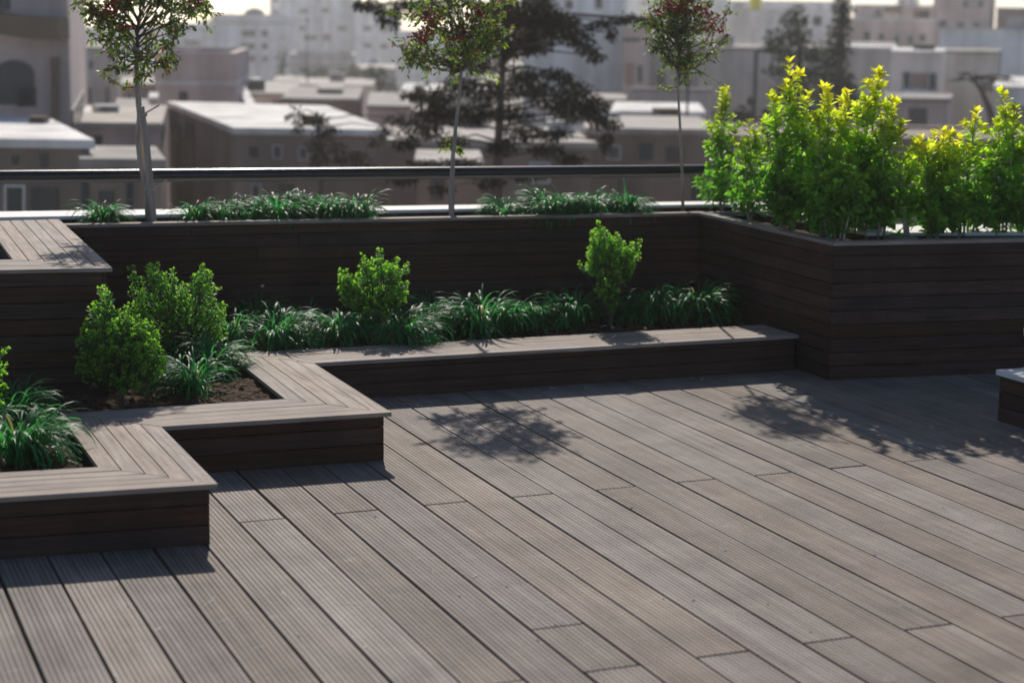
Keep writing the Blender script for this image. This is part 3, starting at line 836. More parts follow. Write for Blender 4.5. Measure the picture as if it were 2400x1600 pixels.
# outline points are (across, up) in metres as seen from the viewing side
small_bush('dense dome shaped bush in front of the pair, tall sprig at its left', 286, 950, ZL, [(-.135, .16), (-.145, .25), (-.13, .30), (-.10, .365), (-.07, .43), (-.052, .44), (-.04, .37), (0.0, .35), (.03, .365), (.06, .33), (.10, .315), (.125, .27), (.15, .2), (.13, .13)], 31, .0148, 540, .14, .13, 1.15, .05, .85)
small_bush('rear bush of the pair with several loose upright sprigs', 430, 845, ZL, [(-.21, .385), (-.17, .25), (-.14, .40), (-.11, .40), (-.04, .375), (0.0, .32), (.06, .36), (.09, .40), (.12, .36), (.15, .30), (.165, .22), (.14, .12)], 32, .0148, 470, .15, .12, 1.1, .0, .75)
small_bush('lone round bush with a crown of four points against the dark wall', 885, 795, ZL, [(-.165, .31), (-.13, .305), (-.10, .28), (-.065, .37), (-.02, .35), (.01, .395), (.05, .33), (.09, .36), (.13, .335), (.12, .26), (.105, .2), (-.13, .21)], 33, .0175, 300, .14, .11, 1.15, .03, .95, .9)
small_bush('heart shaped bush on a short stem nearest the tall planter corner', 1432, 765, ZL, [(-.11, .33), (-.105, .44), (-.075, .485), (-.05, .46), (-.01, .425), (.025, .43), (.06, .385), (.09, .39), (.125, .405), (.12, .33), (.10, .27), (-.115, .28), (-.155, .30)], 34, .0175, 320, .13, .11, 1.15, .04, .95, 1.9)
small_bush('yellow green bush mostly hidden by the picture edge', -62, 1005, ZL, [(-.12, .25), (-.05, .33), (0, .3), (.06, .32), (.115, .27), (.10, .2)], 35, .0165, 220, .12, .1, 1.1, 0, 1.0)

# ================================================================== TALL YELLOW GREEN SHRUBS
def hedge_shrub(label, px, Y, shoots, seed, leafL=.036, dens=1.0, z=.56, bare=.12, side=.14, yel=1.0):
    """shoots: list of (pixel x of the tip, pixel y of the tip, pixel x of the foot)"""
    g = np.random.default_rng(seed)
    b0 = atY(px, 500, Y); b0 = np.array([b0[0], b0[1], z])
    t = thing('shrub', label, 'shrub', tuple(b0), 0, 'yellow tipped shrubs in the tall planter')
    tips = []; base = []
    for sx, sy, fx in shoots:
        yy = Y + g.uniform(-.07, .07)
        tp = atY(sx, sy, yy) - b0; bs = atY(fx, 500, yy * .5 + Y * .5) - b0; bs[2] = 0
        tips.append(tp); base.append(bs)
    main_n = len(tips)
    st, sb = [], []
    for tp, bs in zip(list(tips), list(base)):
        Ln = np.linalg.norm(tp - bs)
        for q in range(int(14 * Ln / .5 * dens)):
            u = g.uniform(.10, .86) if bare < .1 or g.uniform(0, 1) < .75 else g.uniform(.05, .3); o_ = bs + (tp - bs) * u
            a = g.uniform(0, 6.28); rr = side * (1.12 - u) * g.uniform(.5, 1.1)
            e = o_ + np.array([math.cos(a) * rr, math.sin(a) * rr, g.uniform(.05, .13)])
            st.append(e); sb.append(o_)
    C1, A1, N1, T1, l1 = shoots_leaves(g, tips, base, 2, leafL, 44, 1, bare / .5, .05)
    C2, A2, N2, T2, l2_ = shoots_leaves(g, st, sb, 2, leafL, 52, 1, .25, .1)
    C = np.concatenate([C1, C2]); A = np.concatenate([A1, A2]); N = np.concatenate([N1, N2]); T = np.concatenate([T1, T2 * .8])
    top = max(tp[2] for tp in tips); n = len(C)
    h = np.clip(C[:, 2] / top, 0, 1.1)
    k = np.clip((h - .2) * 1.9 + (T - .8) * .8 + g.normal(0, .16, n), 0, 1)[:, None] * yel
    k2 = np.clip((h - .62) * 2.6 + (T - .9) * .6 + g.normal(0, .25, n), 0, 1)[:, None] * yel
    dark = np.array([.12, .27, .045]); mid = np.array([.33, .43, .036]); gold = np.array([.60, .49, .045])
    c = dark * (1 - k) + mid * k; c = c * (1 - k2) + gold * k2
    c = c * g.uniform(.6, 1.35, (n, 1))
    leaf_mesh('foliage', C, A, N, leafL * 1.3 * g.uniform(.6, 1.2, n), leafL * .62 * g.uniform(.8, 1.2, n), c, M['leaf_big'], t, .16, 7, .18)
    for ln in l1:
        mb = MB(); mb.tube(ln, [.006, .0055, .0045, .0035, .0025, .0015], 6); mb.build('stem', M['bark'], t, smooth=True, recalc=False)
    mb = MB()
    for ln in l2_: mb.tube(ln[::2], [.002, .0015, .001], 4)
    mb.build('twig', M['twig'], t, recalc=False)
    return t
hedge_shrub('slim single stemmed shrub standing apart at the planter corner', 1690, 8.17, [(1693, 216, 1690), (1668, 300, 1690), (1722, 315, 1690), (1700, 260, 1690)], 41, .03, .9, yel=.7, bare=.2)
hedge_shrub('thin green shrub between the slim corner shrub and the tallest one', 1755, 7.62, [(1757, 290, 1757), (1745, 335, 1757), (1790, 300, 1760)], 42, .033, .8, yel=.55)
hedge_shrub('tallest shrub with a steep golden spire', 1848, 7.25, [(1850, 150, 1850), (1815, 235, 1840), (1895, 225, 1860), (1795, 300, 1835), (1870, 285, 1855), (1830, 330, 1845)], 43, .036, 1.0)
hedge_shrub('bushy shrub with pinkish gold tips left of the bent spire', 1935, 7.05, [(1943, 215, 1940), (1920, 290, 1930), (1985, 222, 1945), (1905, 330, 1925), (1965, 300, 1940)], 44, .036, 1.0)
hedge_shrub('shrub with one bent golden spire like a flame', 2020, 7.02, [(2055, 175, 2030), (2035, 250, 2025), (2010, 270, 2015), (1995, 330, 2010), (2060, 320, 2030)], 45, .036, 1.0)
hedge_shrub('shrub with a short feathery spire left of the gap in the row', 2068, 6.95, [(2092, 240, 2066), (2075, 300, 2060), (2110, 300, 2072)], 46, .034, .8, yel=.8)
hedge_shrub('front shrub of dark green leaves low at the outer planter corner', 1962, 6.84, [(1960, 395, 1962), (1935, 420, 1955), (1990, 410, 1970), (2015, 440, 1978), (1910, 450, 1945)], 47, .036, 1.1, bare=.02, yel=.15)
hedge_shrub('sparse two stemmed shrub with loose round leaves right of the gap', 2132, 6.86, [(2110, 320, 2128), (2142, 335, 2136), (2125, 390, 2130)], 48, .034, .55, bare=.14, yel=.9)
hedge_shrub('broad flat topped shrub with golden tips', 2190, 6.84, [(2160, 330, 2180), (2190, 322, 2188), (2212, 312, 2195), (2175, 370, 2184), (2225, 360, 2200)], 49, .036, 1.0)
hedge_shrub('low golden topped shrub with one green shoot standing up', 2262, 6.83, [(2250, 330, 2256), (2288, 268, 2272), (2270, 350, 2262), (2315, 365, 2280), (2240, 385, 2252)], 50, .036, 1.0)
hedge_shrub('dark tall shrub with pale spires beside the picture edge', 2350, 6.82, [(2357, 228, 2352), (2340, 300, 2345), (2378, 260, 2360), (2330, 350, 2340), (2392, 330, 2370)], 51, .036, 1.1, yel=.75)
hedge_shrub('shrub half cut off by the picture edge at the row end', 2440, 6.80, [(2410, 320, 2430), (2440, 290, 2442), (2425, 360, 2436)], 52, .036, 1.0)

# ================================================================== BERRIED STANDARD TREES
def std_tree(label, px, Y, trunk_px, crown, seed, trunk_r, berries, nleaf, leafL=.030, extra=()):
    g = np.random.default_rng(seed)
    b = atY(px, 505, Y); b[2] = .555
    t = thing('berry_tree', label, 'tree', tuple(b), 0, 'clipped standard trees with red berries')
    W_ = lambda q, yy=0: atY(q[0], q[1], Y + yy) - b
    tp = [np.array([0, 0, -.02])] + [W_(q) for q in trunk_px]
    mb = MB(); nT = len(tp)
    mb.tube(tp, [trunk_r * (1 - .45 * i / (nT - 1)) for i in range(nT)], 9)
    mb.build('trunk', M['bark'], t, smooth=True, recalc=False)
    cx, cy, rx, ry = crown
    cc = W_((cx, cy)); pxm = FPX / ((b - CO) @ CF); RX, RZ = rx / pxm, ry / pxm
    fork = tp[-1]; C, A, N, T = [], [], [], []
    mb = MB(); ends = []
    mb.tube([tp[-1], tp[-1] + (tp[-1] - tp[-2]) * .9 + g.normal(0, .01, 3), tp[-1] + (tp[-1] - tp[-2]) * 1.8], [trunk_r * .5, trunk_r * .36, trunk_r * .2], 6)
    nb = 38
    for i in range(nb):
        v = unit(g.normal(0, 1, 3)); v[2] = v[2] * .9 + .25
        v = unit(v); rr = g.uniform(.55, 1.0) ** .5
        e = cc + np.array([v[0] * RX, v[1] * RX, v[2] * RZ]) * rr
        s0 = tp[-1] + (tp[-2] - tp[-1]) * g.uniform(0, .8) if e[2] < cc[2] else tp[-1] + (tp[-1] - tp[-2]) * g.uniform(0, 1.6)
        m1 = s0 + (e - s0) * .4 + np.array([0, 0, -.02]) + g.normal(0, .025, 3)
        m2 = s0 + (e - s0) * .75 + g.normal(0, .03, 3)
        mb.tube([s0, m1, m2, e], [.0046, .0034, .0024, .0015], 5)
        for q in range(9):
            u = g.uniform(.3, 1); o_ = (m1 + (e - m1) * u) if u > .2 else m1
            d = unit(g.normal(0, 1, 3)) * g.uniform(.05, .12); e2 = o_ + d
            k1 = o_ + d * .5 + g.normal(0, .012, 3)
            mb.tube([o_, k1, e2], [.0022, .0017, .001], 4); ends.append((o_, k1, e2))
    for q in extra:
        o_ = W_(q[0]); k1 = W_(q[1]); e2 = W_(q[2]); mb.tube([o_, k1, e2], [.0028, .002, .001], 4); ends += [(o_, k1, e2)] * 3
    mb.build('branches', M['twig'], t, recalc=False)
    E_ = ends
    for i in range(nleaf):
        o_, k1, e2 = E_[g.integers(len(E_))]
        u = g.uniform(.1, 1.05); p = o_ + (k1 - o_) * u * 2 if u < .5 else k1 + (e2 - k1) * (u - .5) * 2
        q = (p - cc) / np.array([RX, RX, RZ])
        p = p + g.normal(0, .006, 3)
        C.append(p); A.append(unit(e2 - o_) * .6 + g.normal(0, .6, 3) + np.array([0, 0, -.35])); N.append(g.normal(0, 1, 3) + np.array([0, 0, 1.]))
    C = np.array(C); n = len(C)
    c = np.array([.09, .125, .05]) * g.uniform(.6, 1.7, (n, 1)); rd = g.uniform(0, 1, n) > .86; c[rd] = np.array([.2, .085, .045]) * g.uniform(.6, 1.3, (rd.sum(), 1)); yl = g.uniform(0, 1, n) > .72
    c[yl] = np.array([.17, .21, .02]) * g.uniform(.7, 1.3, (yl.sum(), 1))
    leaf_mesh('foliage', C, np.array(A), np.array(N), leafL * g.uniform(.6, 1.2, n), leafL * .42, c, M['leaf_tree'], t, .12, 7, .15)
    if berries:
        for bx_, by_, nn, sp in berries:
            mb = MB()
            c0 = W_((bx_, by_), g.uniform(-.2, -.08))
            for i in range(int(nn * 1.5)):
                p = c0 + g.normal(0, sp * 1.15, 3) * np.array([1.2, 1, .7]); r_ = g.uniform(.006, .009)
                o6 = [(r_, 0, 0), (0, r_, 0), (-r_, 0, 0), (0, -r_, 0), (0, 0, r_), (0, 0, -r_)]
                bi = len(mb.v); mb.v += [tuple(p + np.array(v)) for v in o6]
                for f in ((0, 1, 4), (1, 2, 4), (2, 3, 4), (3, 0, 4), (1, 0, 5), (2, 1, 5), (3, 2, 5), (0, 3, 5)):
                    mb.f.append(tuple(bi + i_ for i_ in f)); mb.mi.append(0); mb.uv += [(0, 0)] * 3; mb.col += [(.5, 0, 0, 1)] * 3
            mb.build('berry_cluster', M['berry'], t, smooth=True, recalc=False)
    # a few leaves sprouting low on the trunk
    return t, b, W_
YT = [8.42, 8.285, 8.18]
std_tree('berry tree tied to a tall wooden stake beside the raised planter', 352, YT[0], [(345, 440), (331, 380), (325, 330), (328, 270), (322, 210), (320, 150), (322, 110)], (345, 20, 150, 165), 61, .019, [(265, 12, 26, .02), (460, 5, 10, .02), (300, 60, 8, .012), (250, 25, 14, .015)], 4300, .028,
         [((316, 205), (288, 205), (240, 172)), ((300, 40), (230, 28), (190, 26)), ((440, 40), (470, 25), (490, 12)), ((318, 150), (280, 160), (255, 155)), ((330, 140), (380, 150), (400, 158))])
std_tree('middle berry tree with wide clipped crown in front of the big pine', 1060, YT[1], [(1059, 420), (1062, 360), (1068, 300), (1075, 240), (1080, 180), (1084, 140)], (1052, 45, 142, 145), 62, .012, [(1012, 45, 40, .028), (985, 90, 24, .018), (1090, 60, 40, .035), (1075, 92, 12, .015), (1120, 30, 20, .02), (1000, 75, 16, .012)], 4300, .025,
         [((1080, 165), (1010, 160), (960, 148)), ((1085, 160), (1140, 170), (1170, 185)), ((1060, 350), (1050, 325), (1040, 350)), ((1065, 350), (1075, 345), (1078, 365)), ((980, 50), (940, 32), (912, 28)), ((1130, 25), (1170, 12), (1195, 5))])
std_tree('berry tree with the smallest crown, deep red on top, near the shrubs', 1601, YT[2], [(1600, 430), (1597, 370), (1594, 300), (1590, 230), (1588, 180), (1590, 140)], (1614, 48, 104, 112), 63, .0085, [(1590, 20, 36, .025), (1640, 25, 34, .022), (1668, 40, 26, .02), (1660, 65, 22, .02), (1690, 70, 12, .015), (1545, 30, 10, .012), (1570, 5, 16, .02)], 3600, .022,
         [((1590, 175), (1640, 170), (1690, 195)), ((1588, 205), (1560, 205), (1545, 198)), ((1595, 165), (1650, 150), (1665, 125)), ((1580, 120), (1540, 115), (1525, 120))])
# stakes
def stake(label, pts, r, Y, ties):
    b = atY(*pts[0], Y); b[2] = .55
    t = thing('wooden_stake', label, 'stake', tuple(b))
    mb = MB(); P_ = [np.array([0, 0, -.03])] + [atY(*q, Y) - b for q in pts[1:]]
    mb.tube(P_, r, 8); mb.build('post', M['stake'], t, recalc=False)
    for (x, y, w_) in ties:
        c = atY(x, y, Y) - b; mb = MB()
        for k in range(3):
            ring = [c + np.array([math.cos(a) * r * w_, math.sin(a) * r * w_ , .004 * k + .004 * math.sin(a * 2 + k)]) for a in np.linspace(0, 2 * math.pi, 15)]
            mb.tube(ring, .003, 5, cap=False)
        mb.tube([c, c + np.array([.03, -.02, .02]), c + np.array([.075, -.02, .045])], .0036, 6)
        mb.build('tie', M['twine'], t, recalc=False)
    return t
stake('tall rough stake with twine leaning beside the first berry tree', [(362, 522), (352, 430), (343, 340), (330, 250)], .0165, YT[0] - .035, [(352, 445, 1.25), (333, 270, 1.3)])
stake('short sawn stake at the foot of the middle berry tree', [(1058, 505), (1056, 450), (1061, 392)], .0125, YT[1] - .03, [])

# ================================================================== FALLEN LEAVES
for i, (x, y, z, s_, lab) in enumerate([
    (1295, 911, .004, .017, 'broad pale fallen leaf on the shaded deck below the long cap'),
    (1373, 909, .004, .010, 'small pale petal on the shaded deck right of the broad fallen leaf'),
    (1619, 887, .004, .009, 'left petal of two lying close on the shaded deck'),
    (1645, 889, .004, .010, 'right petal of two lying close on the shaded deck'),
    (979, 951, .004, .008, 'tiny pale petal on the deck near the second cap corner'),
    (1780, 780, .165, .014, 'white petal lying on the cap by the tall planter'),
    (1413, 766, .15, .018, 'pale dry leaf on soil under the heart shaped bush'),
    (1436, 768, .15, .011, 'small pale stone on soil right of the dry leaf'),
    (1527, 757, .15, .012, 'white petal upright on soil between two grass clumps'),
    (1514, 771, .155, .012, 'white petal on the soil edge above the cap'),
    (1697, 752, .15, .012, 'pale petal upright on soil near the tall planter'),
    (1680, 764, .15, .012, 'pale petal lying flat on the soil edge near the cap end'),
    (615, 671, .30, .010, 'pale petal stuck to the dark wall')]):
    p = at(x, y, z)
    if i == 12: p = atY(x, y, 7.99); 
    g = np.random.default_rng(900 + i); mb = MB(); n_ = 7
    a0 = g.uniform(0, 3)
    rim = [(math.cos(a) * s_ * (1.0 if k % 2 else .8), math.sin(a) * s_ * .62, s_ * .22 * math.sin(a * 2 + i)) for k, a in enumerate(np.linspace(0, 2 * math.pi, n_ + 1)[:-1])]
    for k in range(n_): mb.poly([(0, 0, -s_ * .12), rim[k], rim[(k + 1) % n_]])
    o = mb.build('fallen_leaf', M['petal'])
    o.location = (p[0], p[1], p[2] + s_ * .2); o.rotation_euler = (g.normal(0, .25) + (1.2 if i in (8, 10, 12) else 0), g.normal(0, .25), a0)
    tag(o, lab, 'fallen leaf', 'pale petals and leaves fallen about the planters')

# ================================================================== CITY BEHIND
GZ = -11.5
def gp(px, D):
    p = atD(px, 53, D); return Vector((p[0], p[1]))
def zrow(px, py, D): return float(atD(px, py, D)[2])
M['w_pink'] = wallmat('wall_pink_stone', (0.62, 0.50, 0.455))
M['w_grey'] = wallmat('wall_grey', (0.52, 0.48, 0.44))
M['w_dark'] = wallmat('wall_brown_grey', (0.27, 0.215, 0.18))
M['w_white'] = wallmat('wall_white', (0.90, 0.87, 0.82))
M['w_cream'] = wallmat('wall_cream', (0.78, 0.70, 0.62))
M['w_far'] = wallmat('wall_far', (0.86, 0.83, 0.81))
M['w_brick'] = wallmat('wall_brick', (0.38, 0.25, 0.20))
M['roof_pale'] = wallmat('roof_pale', (0.78, 0.755, 0.71))
M['roof_grey'] = wallmat('roof_grey', (0.32, 0.295, 0.27))
M['roof_tan'] = wallmat('roof_tan', (0.44, 0.40, 0.355))
M['glass'] = plain('window_glass', (0.035, 0.038, 0.042), .25, .2, 2, 0, .5)
M['frame'] = plain('window_frame', (0.55, 0.54, 0.52), .6, .05, 4)
M['brown'] = plain('brown_trim', (0.20, 0.145, 0.10), .8, .12, 2)
M['teal'] = plain('dark_teal', (0.03, 0.05, 0.055), .6, .15, 2)
M['yellow'] = plain('yellow_paint', (0.7, 0.6, 0.05), .6, .1, 2)
M['city_ground'] = plain('city_ground', (0.22, 0.20, 0.18), .95, .3, .15)

def quad_on(P, Q, px0, py0, px1, py1):
    """window corners on the wall plane over edge P-Q, from sight lines"""
    d = (Q - P).normalized(); nrm = Vector((d.y, -d.x)); out = []
    for px, py in ((px0, py1), (px1, py1), (px1, py0), (px0, py0)):
        v = ray(px, py); t = ((P.x - CO[0]) * nrm.x + (P.y - CO[1]) * nrm.y) / (v[0] * nrm.x + v[1] * nrm.y)
        q = CO + t * v; out.append(Vector((q[0], q[1], q[2])))
    z0 = (out[0].z + out[1].z) / 2; z1 = (out[2].z + out[3].z) / 2
    out[0].z = out[1].z = z0; out[2].z = out[3].z = z1
    return out, Vector((nrm.x, nrm.y, 0))
def slab_quad(mb, q, nrm, o0, o1):
    a = [tuple(p + nrm * o0) for p in q]; b = [tuple(p + nrm * o1) for p in q]
    mb.prism(a, b, [(0, 0)] * len(q))
def add_window(parent, P, Q, r, framed=True, mat='glass', arch=False, name='window'):
    q, nrm = quad_on(P, Q, *r)
    cen = sum(q, Vector()) / 4
    w_ = (q[1] - q[0]).length; h_ = (q[3] - q[0]).length
    if arch:
        ax = (q[1] - q[0]).normalized(); top = [q[3] * 1, q[2] * 1]
        pts = [q[0], q[1]]
        for a in np.linspace(0, math.pi, 11):
            pts.append((q[2] + q[3]) / 2 + ax * math.cos(a) * w_ / 2 + Vector((0, 0, math.sin(a) * w_ * .36)) - Vector((0, 0, 0)))
        mb = MB(); slab_quad(mb, pts, nrm, -.05, .03); o = mb.build(name, M[mat], parent); return o
    if not framed:
        mb = MB(); slab_quad(mb, q, nrm, -.05, .03); return mb.build(name, M[mat], parent)
    f = min(.09, w_ * .12, h_ * .12); ax = (q[1] - q[0]).normalized(); up = Vector((0, 0, 1))
    mb = MB()
    rects = [(q[0], q[1], q[1] + up * f, q[0] + up * f), (q[3] - up * f, q[2] - up * f, q[2], q[3]),
             (q[0] + up * f, q[0] + up * f + ax * f, q[3] - up * f + ax * f, q[3] - up * f), (q[1] + up * f - ax * f, q[1] + up * f, q[2] - up * f, q[2] - up * f - ax * f)]
    for rc in rects: slab_quad(mb, rc, nrm, -.05, .06)
    fr = mb.build(name, M['frame'], parent)
    mb = MB(); ins = [q[0] + ax * f + up * f, q[1] - ax * f + up * f, q[2] - ax * f - up * f, q[3] + ax * f - up * f]
    slab_quad(mb, ins, nrm, -.05, .025); mb.build('pane', M[mat], fr)
    return fr
def bldg(name, label, pts, top, wall, roof='roof_pale', wins=(), parapet=0.0, base=GZ, cat='house', eave=.12, plainwins=True):
    """pts: front left, front right, back right, back left as (pixel x, depth); top: pixel row of the front top edge"""
    P = [gp(*p) for p in pts]; zt = zrow(pts[0][0], top, pts[0][1])
    c = sum(P, Vector((0, 0))) / len(P)
    t = thing(name, label, cat, (c.x, c.y, base))
    off = Vector((c.x, c.y, base))
    def fin(o): 
        o.location = -off; return o
    mb = MB(); n = len(P)
    mb.prism([(p.x, p.y, base) for p in P], [(p.x, p.y, zt) for p in P]); fin(mb.build('wall', M[wall], t))
    mb = MB(); G = [p + (p - c).normalized() * eave for p in P]
    mb.prism([(p.x, p.y, zt + .003) for p in G], [(p.x, p.y, zt + .10) for p in G]); fin(mb.build('roof', M[roof], t))
    if parapet:
        mb = MB()
        for i in range(n):
            a, b = G[i], G[(i + 1) % n]; d = (b - a).normalized(); nn = Vector((-d.y, d.x)) * .18
            a2, b2 = a + d * (.19 if i else 0), b
            q = [a, b, b + nn, a + nn]
            mb.prism([(p.x, p.y, zt + .104 + .002 * i) for p in q], [(p.x, p.y, zt + .1 + parapet + .004 * i) for p in q])
        fin(mb.build('parapet', M[wall], t))
    for w in wins:
        e = w[0]; kw = w[2] if len(w) > 2 else {}
        o = add_window(t, P[e], P[(e + 1) % n], w[1], **kw); fin(o)
    return t, P, zt, off

NF = dict(framed=False)
# --- nearest row
t, P, zt, off = bldg('villa', 'beige villa with curved brown cornice and arched dark window', [(-300, 26), (160, 26), (200, 37), (-260, 37)], -90, 'w_pink', 'roof_grey',
     [(0, (-12, 175, 80, 245), dict(arch=True)), (0, (-30, -20, 24, 24), NF), (1, (166, 232, 194, 282), NF), (0, (40, 205, 84, 250), dict(framed=False))], cat='villa')
q, nrm = quad_on(P[0], P[1], -300, 40, 162, 90)
mb = MB(); segs = 8
for i in range(segs):
    a0, a1 = i / segs, (i + 1) / segs
    f = lambda a: .55 * (1 - a) ** 1.8 * 1.0
    xa, xb = q[0].lerp(q[1], a0), q[0].lerp(q[1], a1)
    ha, hb = f(a0), f(a1); hh = q[3].z - q[0].z
    pts = [Vector((xa.x, xa.y, q[0].z + ha)), Vector((xb.x, xb.y, q[0].z + hb)), Vector((xb.x, xb.y, q[3].z + hb)), Vector((xa.x, xa.y, q[3].z + ha))]
    slab_quad(mb, pts, nrm, -.02, .55)
o = mb.build('cornice', M['brown'], t); o.location = -off
q, nrm = quad_on(P[0], P[1], 124, 135, 138, 420); mb = MB(); slab_quad(mb, q, nrm, -.02, .10); o = mb.build('downpipe', M['brown'], t); o.location = -off
bldg('low_house', 'low house with bright pale roof in front of the villa', [(-260, 20), (203, 20), (98, 24.3), (-220, 24.3)], 345, 'w_dark', 'roof_pale',
     [(0, (12, 432, 62, 520)), (0, (75, 440, 138, 520), NF), (0, (30, 365, 45, 385), NF), (0, (95, 362, 112, 392), NF)])
bldg('terrace_house', 'pinkish terrace with a bright flat roof behind the staked tree', [(178, 30), (372, 30), (385, 36), (182, 35.5)], 302, 'w_pink', 'roof_tan', [(0, (220, 318, 240, 345), NF)])
bldg('shed', 'grey roofed shed below the pinkish terrace', [(188, 19.5), (372, 19.5), (350, 21.3), (195, 21.3)], 396, 'w_dark', 'roof_grey', [(0, (192, 428, 208, 520), dict(framed=False, mat='teal')), (0, (298, 428, 312, 520), dict(framed=False, mat='teal')), (0, (232, 448, 268, 475), NF)], cat='shed')
bldg('brown_hut', 'small brown hut on the roofs behind the staked tree trunk', [(268, 40), (344, 40), (348, 43), (272, 43)], 258, 'w_brick', 'roof_grey', [(0, (345 - 40, 262, 345 - 14, 285), NF)], cat='hut')
bldg('stair_block', 'narrow pale stair block touching the brown hut', [(346, 41), (366, 41), (368, 44), (348, 44)], 240, 'w_white', 'roof_pale', cat='stair block')
bldg('grey_block', 'plain grey block with tall dark windows between villa and terrace', [(196, 58), (276, 58), (285, 66), (205, 66)], 118, 'w_grey', 'roof_grey', [(0, (204, 203, 219, 245)), (0, (244, 203, 260, 245)), (0, (206, 140, 222, 165))], cat='apartment block')
bldg('flat_roof_house', 'long brown grey house with a big bright slanting flat roof', [(547, 27), (908, 27), (762, 34.2), (392, 35.1)], 317, 'w_dark', 'roof_pale',
     [(3, (440, 285, 456, 400), NF), (0, (585, 345, 605, 368), NF), (0, (640, 340, 662, 372)), (0, (700, 345, 722, 375)), (0, (820, 355, 850, 395), NF), (0, (590, 430, 612, 500)), (0, (655, 432, 690, 500), NF), (3, (410, 295, 425, 330), NF)])
bldg('yard_house', 'brown house with a pale roof half hidden behind the big pine', [(905, 29), (1395, 29), (1330, 33), (905, 33)], 345, 'w_dark', 'roof_tan', [(0, (960, 380, 1000, 420), NF), (0, (1090, 370, 1120, 410), NF), (0, (1240, 380, 1290, 430)), (0, (1310, 370, 1340, 410), NF), (0, (1010, 440, 1040, 480), NF)])
bldg('long_house', 'brown grey house with a bright roof line behind the smallest berry tree', [(1385, 30), (1690, 30), (1640, 34), (1370, 34)], 316, 'w_dark', 'roof_tan', [(0, (1420, 340, 1455, 375)), (0, (1500, 335, 1530, 375), dict(framed=False, mat='teal')), (0, (1560, 345, 1600, 380), NF), (0, (1450, 420, 1490, 460), NF), (0, (1620, 410, 1650, 470), dict(framed=False, mat='teal'))])
bldg('corner_house', 'dull brown house behind the tall yellow green shrubs', [(1690, 24), (2700, 24), (2600, 26), (1700, 26)], 338, 'w_dark', 'w_dark', [(0, (1900, 380, 1960, 440), NF), (0, (2100, 375, 2150, 430), NF), (0, (2300, 380, 2340, 440))])
# --- middle distance
bldg('pink_house', 'pinkish house with a pale parapet behind the slanting flat roof', [(362, 45), (549, 45), (580, 53), (380, 53)], 200, 'w_pink', 'roof_pale', [(0, (420, 215, 440, 240), NF)], .7)
t, P, zt, off = bldg('roof_house', 'pale topped house with a sloping white stair wall behind the pinkish house', [(455, 56), (548, 56), (560, 62), (462, 62)], 160, 'w_white', 'roof_pale', [(0, (470, 182, 530, 192), NF)])
q0 = atD(545, 168, 52); q1 = atD(592, 250, 47); mb = MB()
v0, v1 = Vector(q0), Vector(q1); d = Vector((v1.x - v0.x, v1.y - v0.y, 0)).normalized(); nn = Vector((-d.y, d.x, 0)) * .12
for s_ in (1,):
    q = [v0 - nn, v1 - nn, v1 + nn, v0 + nn]
    mb.prism([(p.x, p.y, p.z - 1.0) for p in q], [tuple(p) for p in q])
tg = thing('stair_wall', 'sloping white stair wall descending beside the dark water tank', 'wall', (v0.x, v0.y, v0.z - 1))
o = mb.build('wall', M['w_white'], tg); o.location = (-v0.x, -v0.y, -(v0.z - 1))
mb = MB(); c = atD(600, 218, 58); cx, cy, cz = c; zt_ = zrow(600, 184, 58)
tk = thing('water_tank', 'dark teal rooftop water tank beside the sloping white stair wall', 'water tank', (cx, cy, cz))
mb.lathe(0, 0, [(.28, 0), (.29, .02), (.29, zt_ - cz - .05), (.2, zt_ - cz), (.05, zt_ - cz + .03)], 18); mb.build('barrel', M['teal'], tk, smooth=False)
mb = MB()
for sx in (-1, 1):
    for sy in (-1, 1): mb.box(sx * .2 - .02, sx * .2 + .02, sy * .2 - .02, sy * .2 + .02, -1.2, 0)
mb.build('stand', M['brown'], tk)
bldg('tank_house', 'low house under the water tank', [(565, 56), (690, 56), (700, 66), (570, 66)], 226, 'w_cream', 'roof_tan', [(0, (640, 235, 665, 255), NF)])
bldg('apartment_block', 'pale four storey apartment block with paired dark windows', [(503, 140), (640, 140), (690, 160), (560, 165)], 55, 'w_far', 'roof_grey',
     [(0, (565, 70, 600, 88)), (0, (612, 70, 629, 88)), (0, (565, 101, 600, 117)), (0, (612, 101, 629, 117)), (0, (565, 128, 600, 147)), (0, (615, 132, 628, 146)), (1, (650, 80, 668, 96)), (1, (650, 112, 668, 128))], .6, cat='apartment block')
t = thing('roof_tank', 'grey domed tank on the roof of the apartment block with paired windows', 'tank', tuple(atD(597, 55, 150)))
mb = MB(); rr = 25 / FPX * 150; mb.lathe(0, 0, [(rr, .1), (rr, .7), (rr * .85, 1.0), (rr * .4, 1.2), (.01, 1.25)], 18); mb.build('dome', M['roof_grey'], t, smooth=True)
bldg('lavender_block', 'greyish block behind the first berry tree crown', [(395, 165), (512, 165), (515, 185), (400, 185)], 72, 'w_far', 'roof_grey', [(0, (430, 95, 470, 108)), (0, (440, 125, 478, 140)), (0, (405, 100, 420, 118))], .5, cat='apartment block')
bldg('slender_tower', 'pale blue grey tower slab rising above the picture edge', [(632, 235), (662, 235), (664, 245), (634, 245)], -80, 'w_far', 'roof_grey', [(0, (638, -10, 652, 5)), (0, (638, 22, 652, 36))], cat='tower')
